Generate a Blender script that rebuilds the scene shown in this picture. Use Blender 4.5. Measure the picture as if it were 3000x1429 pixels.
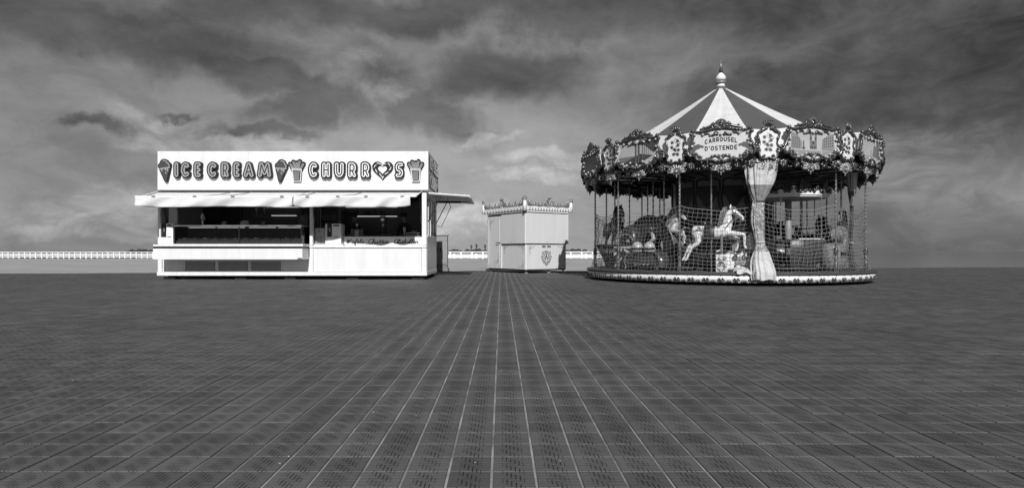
import bpy, math, random
import numpy as np
from mathutils import Vector, Matrix
from mathutils.geometry import tessellate_polygon
for o in list(bpy.data.objects): bpy.data.objects.remove(o)
sc = bpy.context.scene
PI = math.pi
R = math.radians
random.seed(7)
rng = np.random.default_rng(5)

# ---------------------------------------------------------------- camera
CAMH, FPX, VX, VY = 0.86, 1776.0, 1468.5, 735.0     # eye height (m), focal length and vanishing point in photo pixels
cam_d = bpy.data.cameras.new('camera')
cam = bpy.data.objects.new('camera', cam_d)
sc.collection.objects.link(cam)
cam.location = (0, 0, CAMH)
cam.rotation_euler = (R(90), 0, 0)
cam_d.sensor_width = 36
cam_d.lens = FPX / 3000 * 36
cam_d.shift_x = (1500 - VX) / 3000
cam_d.shift_y = (VY - 714.5) / 3000
cam_d.clip_start = 0.05
cam_d.clip_end = 30000
sc.camera = cam

# ---------------------------------------------------------------- light: black-and-white photograph, so neutral sun and sky
SUN_EL = R(34)
SUN_S = 0.06                       # sun stands behind the camera, slightly to the right
ldir = Vector((-SUN_S, 1, -math.tan(SUN_EL) * math.hypot(1, SUN_S))).normalized()
sd = bpy.data.lights.new('sun', 'SUN')
sd.energy = 4.3
sd.angle = R(0.5)
sd.color = (1, 1, 1)
sun = bpy.data.objects.new('sun', sd)
sc.collection.objects.link(sun)
sun.rotation_euler = ldir.to_track_quat('-Z', 'Y').to_euler()
sun.location = (2, -20, 25)

world = bpy.data.worlds.new('World')
sc.world = world
world.use_nodes = True
wt = world.node_tree
wn, wl = wt.nodes, wt.links
wn.clear()

def wnode(t, **kw):
    n = wn.new(t)
    for k, v in kw.items(): setattr(n, k, v)
    return n

def wmath(op, a, b=None, c=None, clamp=False):
    n = wnode('ShaderNodeMath', operation=op, use_clamp=clamp)
    for i, q in enumerate((a, b, c)):
        if q is None: continue
        if isinstance(q, (int, float)): n.inputs[i].default_value = q
        else: wl.new(q, n.inputs[i])
    return n.outputs[0]

sky = wnode('ShaderNodeTexSky', sky_type='NISHITA', sun_disc=False)
sky.sun_elevation = SUN_EL
sky.sun_rotation = math.atan2(-ldir.x, -ldir.y)
sky.altitude = 0
sky.air_density = 1.0
sky.dust_density = 1.0
sbw = wnode('ShaderNodeRGBToBW')
wl.new(sky.outputs[0], sbw.inputs[0])
tc = wnode('ShaderNodeTexCoord')
nrm = wnode('ShaderNodeVectorMath', operation='NORMALIZE')
wl.new(tc.outputs['Generated'], nrm.inputs[0])
D0 = nrm.outputs[0]

def wnoise(vec, scale, sx, sz, detail=8, rough=.55, off=(0, 0, 0), dist=0.0):
    mp = wnode('ShaderNodeMapping')
    mp.inputs['Scale'].default_value = (sx, sx, sz)
    mp.inputs['Location'].default_value = off
    wl.new(vec, mp.inputs[0])
    n = wnode('ShaderNodeTexNoise')
    n.inputs['Scale'].default_value = scale
    n.inputs['Detail'].default_value = detail
    n.inputs['Roughness'].default_value = rough
    n.inputs['Distortion'].default_value = dist
    wl.new(mp.outputs[0], n.inputs[0])
    return n.outputs['Fac']

def wrange(v, a, b, c, d, smooth=True):
    n = wnode('ShaderNodeMapRange', interpolation_type='SMOOTHSTEP' if smooth else 'LINEAR')
    wl.new(v, n.inputs[0])
    for i, q in enumerate((a, b, c, d)): n.inputs[i + 1].default_value = q
    return n.outputs[0]

# a cloud bank: soft ellipse round a direction, its border torn by noise
warp = wnode('ShaderNodeTexNoise')
warp.inputs['Scale'].default_value = 7
warp.inputs['Detail'].default_value = 9
warp.inputs['Roughness'].default_value = .60
wl.new(D0, warp.inputs[0])
wv = wnode('ShaderNodeVectorMath', operation='SUBTRACT')
wl.new(warp.outputs['Color'], wv.inputs[0])
wv.inputs[1].default_value = (.5, .5, .5)
wv2 = wnode('ShaderNodeVectorMath', operation='MULTIPLY_ADD')
wl.new(wv.outputs[0], wv2.inputs[0])
wv2.inputs[1].default_value = (.24, .24, .12)
wl.new(D0, wv2.inputs[2])
DW = wv2.outputs[0]

def bank(px, py, rx, ry, tilt=0, soft=(1.0, .35)):
    d = Vector(((px - VX) / FPX, 1, (VY - py) / FPX)).normalized()
    s = wnode('ShaderNodeVectorMath', operation='SUBTRACT')
    wl.new(DW, s.inputs[0])
    s.inputs[1].default_value = d
    right = Vector((d.y, -d.x, 0)).normalized()
    up = right.cross(d)
    ca, sa = math.cos(tilt), math.sin(tilt)
    a = (right * ca + up * sa) * (FPX / rx)
    b = (up * ca - right * sa) * (FPX / ry)
    q = []
    for ax in (a, b, d * (FPX / max(rx, ry))):
        n = wnode('ShaderNodeVectorMath', operation='DOT_PRODUCT')
        wl.new(s.outputs[0], n.inputs[0])
        n.inputs[1].default_value = ax
        q.append(wmath('MULTIPLY', n.outputs['Value'], n.outputs['Value']))
    r2 = wmath('ADD', wmath('ADD', q[0], q[1]), q[2])
    return wrange(wmath('SQRT', r2), soft[0], soft[1], 0, 1)

def wmax(lst):
    o = lst[0]
    for q in lst[1:]: o = wmath('MAXIMUM', o, q)
    return o

n1 = wnoise(D0, 3.2, 1, 2.4, 10, .6, (1.3, 0, .4))
n2 = wnoise(D0, 12, 1, 2.0, 12, .66, (4.1, 2, .1), .5)
n3 = wnoise(DW, 5, 1, 3.2, 8, .55, (7.7, 1, 3))
# dark rain clouds
dark = wmax([bank(820, 235, 430, 75, R(-17)), bank(870, 325, 170, 62, R(8)), bank(760, 385, 200, 34), bank(1215, 300, 330, 120, R(-28)),
             bank(250, 362, 105, 30, R(-6)), bank(540, 322, 90, 17, R(-12)), bank(1500, 210, 420, 110, R(4)), bank(2250, 250, 420, 110, R(6)),
             bank(2560, 300, 520, 130, R(3)), bank(1330, 395, 130, 22, R(-14)), bank(3000, 200, 500, 240), bank(1500, 20, 1400, 110), bank(250, 60, 700, 120)])
# pale cumulus banks low over the sea
pale = wmax([bank(370, 610, 170, 70, R(14)), bank(300, 600, 260, 55, R(8)), bank(250, 680, 300, 34), bank(1350, 655, 180, 55, R(-6)), bank(1520, 520, 190, 24, R(3)), bank(1350, 640, 320, 36),
             bank(1150, 250, 120, 60, R(30)), bank(1070, 195, 130, 34), bank(1420, 430, 160, 20, R(12)), bank(480, 345, 220, 40, R(-8)), bank(1700, 470, 300, 26),
             bank(640, 420, 420, 40), bank(2660, 470, 240, 120, R(10)), bank(-300, 600, 300, 60), bank(3500, 560, 500, 80)])
veil = wrange(n1, .32, .70, 0, 1)
fine = wrange(n2, .30, .72, 0, 1)
streak = wrange(n3, .35, .68, 0, 1)
# base tone falls a little from left to right and to the zenith
sep = wnode('ShaderNodeSeparateXYZ')
wl.new(D0, sep.inputs[0])
base = wmath('MULTIPLY_ADD', wrange(sep.outputs['X'], .0, .5, 0, 1), -.52, wrange(sep.outputs['X'], -.65, -.1, .68, 1.0))
base = wmath('MULTIPLY', base, wrange(sep.outputs['Z'], .10, .40, 1.0, .72))
t1 = wmath('MULTIPLY_ADD', veil, .22, .80)
t2 = wmath('MULTIPLY_ADD', wmath('MULTIPLY', pale, wmath('MULTIPLY_ADD', fine, 1.0, .2)), .46, 0)
t3 = wmath('MULTIPLY', dark, wmath('MULTIPLY_ADD', wmath('MULTIPLY_ADD', streak, .5, wmath('MULTIPLY', fine, .5)), .22, .36))
tone = wmath('MULTIPLY', wmath('SUBTRACT', wmath('ADD', t1, t2), t3), base)
tone = wmath('ADD', tone, wmath('MULTIPLY_ADD', fine, .16, -.08))
tone = wmath('MAXIMUM', tone, .08)
# the clouded sky: Nishita luminance evened out by the cloud deck, then modelled by the clouds
lum = wmath('MULTIPLY_ADD', wmath('MINIMUM', sbw.outputs[0], 6.0), .12, 3.0)
fin = wmath('MULTIPLY', lum, tone)
bgn = wnode('ShaderNodeBackground')
bgn.inputs['Strength'].default_value = 0.110
wl.new(fin, bgn.inputs['Color'])
wo = wnode('ShaderNodeOutputWorld')
wl.new(bgn.outputs[0], wo.inputs[0])

vs = sc.view_settings
vs.view_transform = 'Standard'
vs.look = 'None'
vs.exposure = 0
vs.gamma = 1
vs.use_curve_mapping = False
sc.cycles.max_bounces = 6
sc.cycles.transparent_max_bounces = 12
sc.cycles.sample_clamp_indirect = 4

# ---------------------------------------------------------------- helpers
def X(px, Y): return (px - VX) * Y / FPX
def Z(py, Y): return CAMH + (VY - py) * Y / FPX

MATS = {}
def mat(name, g, rough=.6, metal=0.0, var=0.0, vscale=6, bump=0.0, bscale=40, spec=.5, emit=0, coat=0, streak=False):
    if name in MATS: return MATS[name]
    m = bpy.data.materials.new(name)
    m.use_nodes = True
    nt = m.node_tree
    b = nt.nodes['Principled BSDF']
    b.inputs['Base Color'].default_value = (g, g, g, 1)
    b.inputs['Roughness'].default_value = rough
    b.inputs['Metallic'].default_value = metal
    b.inputs['Specular IOR Level'].default_value = spec
    if coat: b.inputs['Coat Weight'].default_value = coat
    if emit:
        b.inputs['Emission Color'].default_value = (1, 1, 1, 1)
        b.inputs['Emission Strength'].default_value = emit
    if var or bump:
        tcn = nt.nodes.new('ShaderNodeTexCoord')
    if var:
        n = nt.nodes.new('ShaderNodeTexNoise')
        n.inputs['Scale'].default_value = vscale
        n.inputs['Detail'].default_value = 6
        n.inputs['Roughness'].default_value = .65
        nt.links.new(tcn.outputs['Object'], n.inputs[0])
        r = nt.nodes.new('ShaderNodeMapRange')
        nt.links.new(n.outputs['Fac'], r.inputs[0])
        r.inputs[1].default_value = .28
        r.inputs[2].default_value = .72
        if streak:
            mp = nt.nodes.new('ShaderNodeMapping')
            mp.inputs['Scale'].default_value = (1.0, 1.0, .12)
            nt.links.new(tcn.outputs['Object'], mp.inputs[0])
            nt.links.new(mp.outputs[0], n.inputs[0])
        r.inputs[3].default_value = g * (1 - var)
        r.inputs[4].default_value = min(.95, g * (1 + var))
        nt.links.new(r.outputs[0], b.inputs['Base Color'])
        r2 = nt.nodes.new('ShaderNodeMapRange')
        nt.links.new(n.outputs['Fac'], r2.inputs[0])
        r2.inputs[3].default_value = max(0, rough - .12)
        r2.inputs[4].default_value = min(1, rough + .12)
        nt.links.new(r2.outputs[0], b.inputs['Roughness'])
    if bump:
        n = nt.nodes.new('ShaderNodeTexNoise')
        n.inputs['Scale'].default_value = bscale
        n.inputs['Detail'].default_value = 4
        nt.links.new(tcn.outputs['Object'], n.inputs[0])
        bp = nt.nodes.new('ShaderNodeBump')
        bp.inputs['Strength'].default_value = 1
        bp.inputs['Distance'].default_value = bump
        nt.links.new(n.outputs['Fac'], bp.inputs['Height'])
        nt.links.new(bp.outputs[0], b.inputs['Normal'])
    MATS[name] = m
    return m

def glass(name, g=.9):
    m = bpy.data.materials.new(name)
    m.use_nodes = True
    nt = m.node_tree
    nt.nodes.clear()
    o = nt.nodes.new('ShaderNodeOutputMaterial')
    t = nt.nodes.new('ShaderNodeBsdfTransparent')
    t.inputs[0].default_value = (g, g, g, 1)
    gl = nt.nodes.new('ShaderNodeBsdfGlossy')
    gl.inputs['Roughness'].default_value = .02
    mx = nt.nodes.new('ShaderNodeMixShader')
    fr = nt.nodes.new('ShaderNodeFresnel')
    fr.inputs['IOR'].default_value = 1.2
    nt.links.new(fr.outputs[0], mx.inputs[0])
    nt.links.new(t.outputs[0], mx.inputs[1])
    nt.links.new(gl.outputs[0], mx.inputs[2])
    nt.links.new(mx.outputs[0], o.inputs[0])
    return m

def tag(o, label=None, cat=None, group=None, kind=None):
    if label: o['label'] = label
    if cat: o['category'] = cat
    if group: o['group'] = group
    if kind: o['kind'] = kind
    return o

def link(o):
    sc.collection.objects.link(o)
    return o

def thing(name, label, cat, loc=(0, 0, 0), rz=0, group=None):
    o = link(bpy.data.objects.new(name, None))
    o.empty_display_size = .1
    o.location = loc
    o.rotation_euler = (0, 0, rz)
    return tag(o, label, cat, group)

def inst(name, me, parent=None, loc=(0, 0, 0), rot=(0, 0, 0), m=None, scale=(1, 1, 1)):
    o = link(bpy.data.objects.new(name, me))
    o.parent = parent
    o.location = loc
    o.rotation_euler = rot
    o.scale = scale
    if m is not None:
        if not isinstance(m, (list, tuple)): m = [m]
        for i, q in enumerate(m):
            o.material_slots[i].link = 'OBJECT'
            o.material_slots[i].material = q
    return o

def copy_tree(o, parent=None):
    c = link(o.copy())
    c.parent = parent
    for ch in list(o.children): copy_tree(ch, c)
    return c

def wloc(o):
    v = Vector((0, 0, 0))
    while o is not None:
        v += o.location
        o = o.parent
    return v

class MB:
    def __init__(s, k=1.0): s.v, s.f, s.mi, s.m, s.k = [], [], [], 0, k
    def add(s, vs_, fs, M=None):
        b = len(s.v)
        for p in vs_:
            s.v.append(tuple(M @ Vector(p)) if M is not None else tuple(p))
        for q in fs:
            s.f.append(tuple(b + i for i in q))
            s.mi.append(s.m)
        return s
    def box(s, x0, x1, y0, y1, z0, z1, M=None):
        v = [(x0, y0, z0), (x1, y0, z0), (x1, y1, z0), (x0, y1, z0), (x0, y0, z1), (x1, y0, z1), (x1, y1, z1), (x0, y1, z1)]
        return s.add(v, [(3, 2, 1, 0), (4, 5, 6, 7), (0, 1, 5, 4), (1, 2, 6, 5), (2, 3, 7, 6), (3, 0, 4, 7)], M)
    def tube(s, path, r, n=6, closed=False, cap=True, flat=1.0, M=None):
        P = [Vector(p) for p in path]
        k = len(P)
        rr = r if isinstance(r, (list, tuple)) else [r] * k
        if len(rr) != k:
            rr = [rr[0] + (rr[-1] - rr[0]) * i / (k - 1) for i in range(k)] if len(rr) == 2 else list(np.interp(np.linspace(0, 1, k), np.linspace(0, 1, len(rr)), rr))
        vs_, fs = [], []
        up = None
        for i in range(k):
            a = P[(i - 1) % k] if (closed or i > 0) else P[i]
            b = P[(i + 1) % k] if (closed or i < k - 1) else P[i]
            t = (b - a)
            t = t.normalized() if t.length > 1e-9 else Vector((1, 0, 0))
            if up is None:
                up = Vector((0, 1, 0)) if abs(t.y) < .9 else Vector((1, 0, 0))
            up = (up - t * up.dot(t))
            up = up.normalized() if up.length > 1e-6 else t.orthogonal().normalized()
            sd_ = t.cross(up)
            for j in range(n):
                an = 2 * PI * j / n
                vs_.append(P[i] + s.k * (sd_ * math.cos(an) + up * (math.sin(an) * flat)) * rr[i])
        for i in range(k if closed else k - 1):
            for j in range(n):
                a, b = i * n + j, i * n + (j + 1) % n
                c, d = ((i + 1) % k) * n + (j + 1) % n, ((i + 1) % k) * n + j
                fs.append((a, b, c, d))
        if cap and not closed:
            fs.append(tuple(range(n - 1, -1, -1)))
            fs.append(tuple((k - 1) * n + j for j in range(n)))
        return s.add(vs_, fs, M)
    def lathe(s, prof, n=16, c=(0, 0, 0), M=None, cap=True, a0=0, a1=2 * PI):
        vs_, fs = [], []
        full = abs(a1 - a0 - 2 * PI) < 1e-6
        m = n if full else n + 1
        for (r, z) in prof:
            for j in range(m):
                an = a0 + (a1 - a0) * j / n
                vs_.append((c[0] + r * math.cos(an), c[1] + r * math.sin(an), c[2] + z))
        for i in range(len(prof) - 1):
            for j in range(n):
                j2 = (j + 1) % m
                fs.append((i * m + j, i * m + j2, (i + 1) * m + j2, (i + 1) * m + j))
        if cap and full:
            if prof[0][0] > 1e-5: fs.append(tuple(range(m - 1, -1, -1)))
            if prof[-1][0] > 1e-5: fs.append(tuple((len(prof) - 1) * m + j for j in range(m)))
        return s.add(vs_, fs, M)
    def ball(s, c, r, n=8, m=5, sc_=(1, 1, 1), M=None):
        prof = [(max(1e-4, math.sin(PI * i / m)), -math.cos(PI * i / m)) for i in range(m + 1)]
        r = r * s.k
        T = Matrix.Translation(c) @ Matrix.Diagonal((r * sc_[0], r * sc_[1], r * sc_[2], 1))
        if M is not None: T = M @ T
        return s.lathe(prof, n, (0, 0, 0), T, cap=False)
    def flat(s, loops, y0, y1, M=None):
        """outline(s) in the x-z plane (holes allowed), extruded from y0 (front) to y1 (back)"""
        loops = [l for l in loops if len(l) >= 3]
        if not loops: return s
        if len(loops) > 1:            # one outline with its own holes at a time
            def inside(p, poly):
                c, k = False, len(poly)
                for i in range(k):
                    a, b = poly[i], poly[(i + 1) % k]
                    if (a[1] > p[1]) != (b[1] > p[1]) and p[0] < (b[0] - a[0]) * (p[1] - a[1]) / (b[1] - a[1]) + a[0]: c = not c
                return c
            par = [[j for j, q in enumerate(loops) if j != i and inside(l[0], q)] for i, l in enumerate(loops)]
            outs = [i for i in range(len(loops)) if len(par[i]) % 2 == 0]
            if len(outs) > 1:
                for i in outs:
                    s.flat([loops[i]] + [loops[j] for j in range(len(loops)) if i in par[j] and len(par[j]) == len(par[i]) + 1], y0, y1, M)
                return s
        pts = [p for l in loops for p in l]
        n = len(pts)
        v = [(p[0], y0, p[1]) for p in pts] + [(p[0], y1, p[1]) for p in pts]
        tri = tessellate_polygon([[Vector((p[0], p[1], 0)) for p in l] for l in loops])
        fs = []
        for t in tri:
            a, b, c = [pts[i] for i in t]
            cr = (b[0] - a[0]) * (c[1] - a[1]) - (b[1] - a[1]) * (c[0] - a[0])
            if abs(cr) < 1e-12: continue
            t = tuple(t) if cr > 0 else tuple(reversed(t))
            fs.append(t)
            fs.append(tuple(n + i for i in reversed(t)))
        b = 0
        for l in loops:
            k = len(l)
            for i in range(k):
                a, c = b + i, b + (i + 1) % k
                fs.append((a, c, n + c, n + a))
            b += k
        return s.add(v, fs, M)
    def grid(s, nu, nv, fn, M=None):
        v = [fn(i / nu, j / nv) for j in range(nv + 1) for i in range(nu + 1)]
        f = [(j * (nu + 1) + i, j * (nu + 1) + i + 1, (j + 1) * (nu + 1) + i + 1, (j + 1) * (nu + 1) + i) for j in range(nv) for i in range(nu)]
        return s.add(v, f, M)
    def mesh(s, name, smooth=False, mats=None, off=None):
        me = bpy.data.meshes.new(name)
        v = s.v if off is None else [(p[0] - off[0], p[1] - off[1], p[2] - off[2]) for p in s.v]
        me.from_pydata(v, [], s.f)
        if mats is not None:
            if not isinstance(mats, (list, tuple)): mats = [mats]
            for q in mats: me.materials.append(q)
            if len(mats) > 1: me.polygons.foreach_set('material_index', s.mi)
        if smooth:
            if smooth is True: me.polygons.foreach_set('use_smooth', [True] * len(me.polygons))
            else: me.shade_smooth_by_angle(angle=smooth) if hasattr(me, 'shade_smooth_by_angle') else me.polygons.foreach_set('use_smooth', [True] * len(me.polygons))
        me.update()
        return me
    def build(s, name, mats, parent=None, smooth=False, bevel=0, world=True, solid=0):
        off = wloc(parent) if (world and parent is not None) else None
        me = s.mesh(name, smooth, mats, off)
        o = link(bpy.data.objects.new(name, me))
        o.parent = parent
        if solid:
            q = o.modifiers.new('solid', 'SOLIDIFY')
            q.thickness = solid
            q.offset = 0
        if bevel:
            q = o.modifiers.new('bevel', 'BEVEL')
            q.width = bevel
            q.segments = 2
            q.limit_method = 'ANGLE'
        return o

# 2-D signed distance shapes -> outlines (marching squares)
def arc(cx, cy, rx, ry, a0, a1, n=14):
    return [(cx + rx * math.cos(R(a0 + (a1 - a0) * i / n)), cy + ry * math.sin(R(a0 + (a1 - a0) * i / n))) for i in range(n + 1)]

def d_seg(P, a, b):
    a, b = np.array(a, float), np.array(b, float)
    d = b - a
    t = np.clip(((P - a) @ d) / max(1e-12, d @ d), 0, 1)
    return np.linalg.norm(P - (a + t[..., None] * d), axis=-1), t

def d_strokes(P, strokes, r):
    D = np.full(P.shape[:-1], 1e9)
    for st in strokes:
        rr = r if not isinstance(r, (list, tuple)) else None
        k = len(st) - 1
        for i in range(k):
            d, t = d_seg(P, st[i], st[i + 1])
            w = rr if rr is not None else (np.interp((i + t) / k, np.linspace(0, 1, len(r)), r))
            D = np.minimum(D, d - w)
    return D

def d_poly(P, poly):
    D = np.full(P.shape[:-1], 1e9)
    ins = np.zeros(P.shape[:-1], bool)
    k = len(poly)
    for i in range(k):
        a, b = poly[i], poly[(i + 1) % k]
        d, _ = d_seg(P, a, b)
        D = np.minimum(D, d)
        c = ((a[1] > P[..., 1]) != (b[1] > P[..., 1]))
        dy = b[1] - a[1]
        if abs(dy) > 1e-12:
            ins ^= c & (P[..., 0] < (b[0] - a[0]) * (P[..., 1] - a[1]) / dy + a[0])
    return np.where(ins, -D, D)

def contour(fn, x0, x1, y0, y1, step):
    nx, ny = int((x1 - x0) / step) + 2, int((y1 - y0) / step) + 2
    xs, ys = x0 + np.arange(nx) * step, y0 + np.arange(ny) * step
    P = np.stack(np.meshgrid(xs, ys, indexing='ij'), -1)
    F = fn(P)
    F = np.where(np.abs(F) < 1e-9, 1e-9, F)
    pts, adj = {}, {}
    def cross(i, j, i2, j2):
        k = (i, j, i2, j2)
        if k not in pts:
            t = F[i, j] / (F[i, j] - F[i2, j2])
            pts[k] = (xs[i] + (xs[i2] - xs[i]) * t, ys[j] + (ys[j2] - ys[j]) * t)
        return k
    S = F < 0
    for i in range(nx - 1):
        for j in range(ny - 1):
            c = S[i, j] * 1 + S[i + 1, j] * 2 + S[i + 1, j + 1] * 4 + S[i, j + 1] * 8
            if c == 0 or c == 15: continue
            e = []
            if S[i, j] != S[i + 1, j]: e.append(cross(i, j, i + 1, j))
            if S[i + 1, j] != S[i + 1, j + 1]: e.append(cross(i + 1, j, i + 1, j + 1))
            if S[i, j + 1] != S[i + 1, j + 1]: e.append(cross(i, j + 1, i + 1, j + 1))
            if S[i, j] != S[i, j + 1]: e.append(cross(i, j, i, j + 1))
            prs = [(e[0], e[1])] if len(e) == 2 else ([(e[0], e[3]), (e[1], e[2])] if c == 5 else [(e[0], e[1]), (e[2], e[3])])
            for a, b in prs:
                adj.setdefault(a, []).append(b)
                adj.setdefault(b, []).append(a)
    loops, seen = [], set()
    for k0 in adj:
        if k0 in seen: continue
        lp, prev, cur = [], None, k0
        while cur is not None and cur not in seen:
            seen.add(cur)
            lp.append(pts[cur])
            nx_ = [q for q in adj[cur] if q != prev and q not in seen]
            prev, cur = cur, (nx_[0] if nx_ else None)
        if len(lp) > 3: loops.append(lp)
    # drop points that lie on straight runs
    out = []
    for l in loops:
        q = []
        k = len(l)
        for i in range(k):
            a, b, c = l[i - 1], l[i], l[(i + 1) % k]
            if abs((b[0] - a[0]) * (c[1] - b[1]) - (b[1] - a[1]) * (c[0] - b[0])) > step * step * .004: q.append(b)
        if len(q) >= 3: out.append(q)
    return out

def stroke_loops(strokes, r, step=None):
    pts = [p for s in strokes for p in s]
    m = (max(r) if isinstance(r, (list, tuple)) else r) * 1.6
    step = step or (min(r) if isinstance(r, (list, tuple)) else r) / 2.2
    step = max(step, .004)
    return contour(lambda P: d_strokes(P, strokes, r), min(p[0] for p in pts) - m, max(p[0] for p in pts) + m,
                   min(p[1] for p in pts) - m, max(p[1] for p in pts) + m, step)

FONT = {
    'I': (.0, [[(0, 0), (0, 1)]]), 'C': (.85, [arc(.52, .5, .52, .5, 48, 312, 16)]),
    'E': (.72, [[(1, 1), (.12, 1), (0, .9), (0, .1), (.12, 0), (1, 0)], [(0, .5), (.9, .5)]]),
    'R': (.78, [[(0, 0), (0, 1)], [(0, 1), (.55, 1)] + arc(.55, .72, .42, .28, 90, -90, 8) + [(0, .44)], [(.5, .44), (.98, 0)]]),
    'A': (.95, [[(0, 0), (.5, 1), (1, 0)], [(.2, .3), (.8, .3)]]), 'M': (1.1, [[(0, 0), (.16, 1), (.5, .2), (.84, 1), (1, 0)]]),
    'H': (.85, [[(0, 0), (0, 1)], [(1, 0), (1, 1)], [(0, .5), (1, .5)]]), 'U': (.85, [[(0, 1), (0, .42)] + arc(.5, .42, .5, .42, 180, 360, 10) + [(1, .42), (1, 1)]]),
    'S': (.75, [[(.95, 1), (.42, 1)] + arc(.36, .75, .36, .25, 90, 270, 8) + [(.55, .5)] + arc(.62, .25, .36, .25, 90, -90, 8) + [(.0, 0)]]),
    'O': (.9, [arc(.5, .5, .5, .5, 0, 360, 20)]), 'L': (.65, [[(0, 1), (0, 0), (1, 0)]]), 'D': (.85, [[(0, 0), (0, 1), (.45, 1)] + arc(.45, .5, .5, .5, 90, -90, 10) + [(0, 0)]]),
    'T': (.8, [[(0, 1), (1, 1)], [(.5, 1), (.5, 0)]]), 'N': (.8, [[(0, 0), (0, 1), (1, 0), (1, 1)]]), 'K': (.75, [[(0, 0), (0, 1)], [(.95, 1), (.05, .45), (1, 0)]]),
    "'": (.1, [[(.5, 1), (.3, .78)]]), '-': (.5, [[(.1, .5), (.9, .5)]]), ' ': (.5, []),
}
SCRIPT = {
    'W': (1.25, [[(0, 1), (.12, .05), (.42, .9), (.52, .05), (1.0, 1.05), (1.1, .95)]]), 'C': (.95, [arc(.55, .52, .5, .55, 50, 320, 14)]), 'O': (1.0, [arc(.5, .5, .45, .52, 80, 450, 16) + [(.75, 1.0)]]),
    'a': (.75, [arc(.36, .28, .3, .28, 40, 400, 12), [(.66, .52), (.62, .08), (.85, .04)]]), 'f': (.55, [[(0, .1), (.35, .6), (.5, 1.05), (.36, 1.1), (.26, .7), (.16, -.35), (.3, -.42), (.36, -.2), (.26, .08), (.6, .2)]]),
    'e': (.6, [[(0, .15), (.45, .32), (.46, .55), (.26, .58), (.1, .3), (.22, .02), (.45, .02), (.7, .22)]]), 'l': (.5, [[(0, .1), (.36, .75), (.4, 1.08), (.25, 1.08), (.15, .6), (.2, .04), (.38, .02), (.58, .2)]]),
    's': (.6, [[(0, .08), (.38, .58), (.36, .42), (.52, .2), (.38, 0), (.12, .04)], [(.45, .06), (.7, .2)]]), 'h': (.75, [[(0, 0), (.3, .85), (.34, 1.08), (.2, 1.05), (.1, 0)], [(.12, .2), (.4, .55), (.54, .45), (.52, .06), (.78, .1)]]),
    'u': (.8, [[(.05, .55), (.02, .12), (.2, 0), (.45, .2), (.55, .55)], [(.55, .55), (.55, .08), (.82, .1)]]), 'r': (.62, [[(0, .05), (.25, .75), (.38, .88), (.28, .62), (.48, .55), (.42, .08), (.66, .12)]]),
    'o': (.68, [arc(.32, .28, .29, .28, 60, 420, 12), [(.42, .54), (.72, .45)]]), 'i': (.4, [[(.1, .52), (.1, .08), (.22, .0), (.42, .15)], [(.2, .8), (.22, .84)]]),
    'b': (.7, [[(0, .1), (.32, .8), (.34, 1.08), (.2, 1.06), (.1, .5), (.12, .06), (.34, 0), (.5, .25), (.36, .5), (.6, .46)]]), 'n': (.75, [[(.05, .52), (.05, 0)], [(.08, .3), (.3, .55), (.48, .48), (.5, .06), (.75, .12)]]), ' ': (.9, []),
}
def text_strokes(txt, h, font, sp=.3, slant=0.0, width=None, wide=.75, arch=0.0):
    out, x = [], 0.0
    for ch in txt:
        w, st = font[ch]
        for s in st: out.append([(x + (p[0] * (w if font is FONT else 1)) * wide + slant * p[1], p[1]) for p in s])
        x += (w * wide + sp)
    x -= sp
    k = h if width is None else width / x
    res = [[((p[0] - x / 2) * k, p[1] * h) for p in s] for s in out]
    if arch:
        W_ = x * k / 2
        res = [[(p[0], p[1] + arch * (1 - (p[0] / W_) ** 2)) for p in s] for s in res]
    return res

def spiral(cx, cz, r0, r1, turns, a0, n=22, y=0.0):
    return [(cx + (r0 + (r1 - r0) * i / n) * math.cos(a0 + turns * 2 * PI * i / n), y, cz + (r0 + (r1 - r0) * i / n) * math.sin(a0 + turns * 2 * PI * i / n)) for i in range(n + 1)]

def smooth_path(pts, n=4):
    """Catmull-Rom through 2-D or 3-D points"""
    P = [Vector(p) if len(p) == 3 else Vector((p[0], 0, p[1])) for p in pts]
    out = []
    for i in range(len(P) - 1):
        a, b, c, d = P[max(0, i - 1)], P[i], P[i + 1], P[min(len(P) - 1, i + 2)]
        for j in range(n):
            t = j / n
            out.append(.5 * ((2 * b) + (c - a) * t + (2 * a - 5 * b + 4 * c - d) * t * t + (3 * b - a - 3 * c + d) * t ** 3))
    out.append(P[-1])
    return out

def mirror(pts): return [(-p[0],) + tuple(p[1:]) for p in pts]

def skin_mesh(name, nodes, edges, root, sub=2, cut=None):
    me = bpy.data.meshes.new(name + '_sk')
    me.from_pydata([n[0] for n in nodes], edges, [])
    o = link(bpy.data.objects.new(name + '_sk', me))
    m = o.modifiers.new('s', 'SKIN')
    m.use_smooth_shade = True
    for i, n in enumerate(nodes):
        sv = me.skin_vertices[0].data[i]
        sv.radius = n[1] if isinstance(n[1], tuple) else (n[1], n[1])
        sv.use_root = (i == root)
    q = o.modifiers.new('ss', 'SUBSURF')
    q.levels = sub
    q.render_levels = sub
    bpy.context.view_layer.update()
    dg = bpy.context.evaluated_depsgraph_get()
    out = bpy.data.meshes.new_from_object(o.evaluated_get(dg))
    out.name = name
    bpy.data.objects.remove(o)
    out.polygons.foreach_set('use_smooth', [True] * len(out.polygons))
    return out

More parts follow.
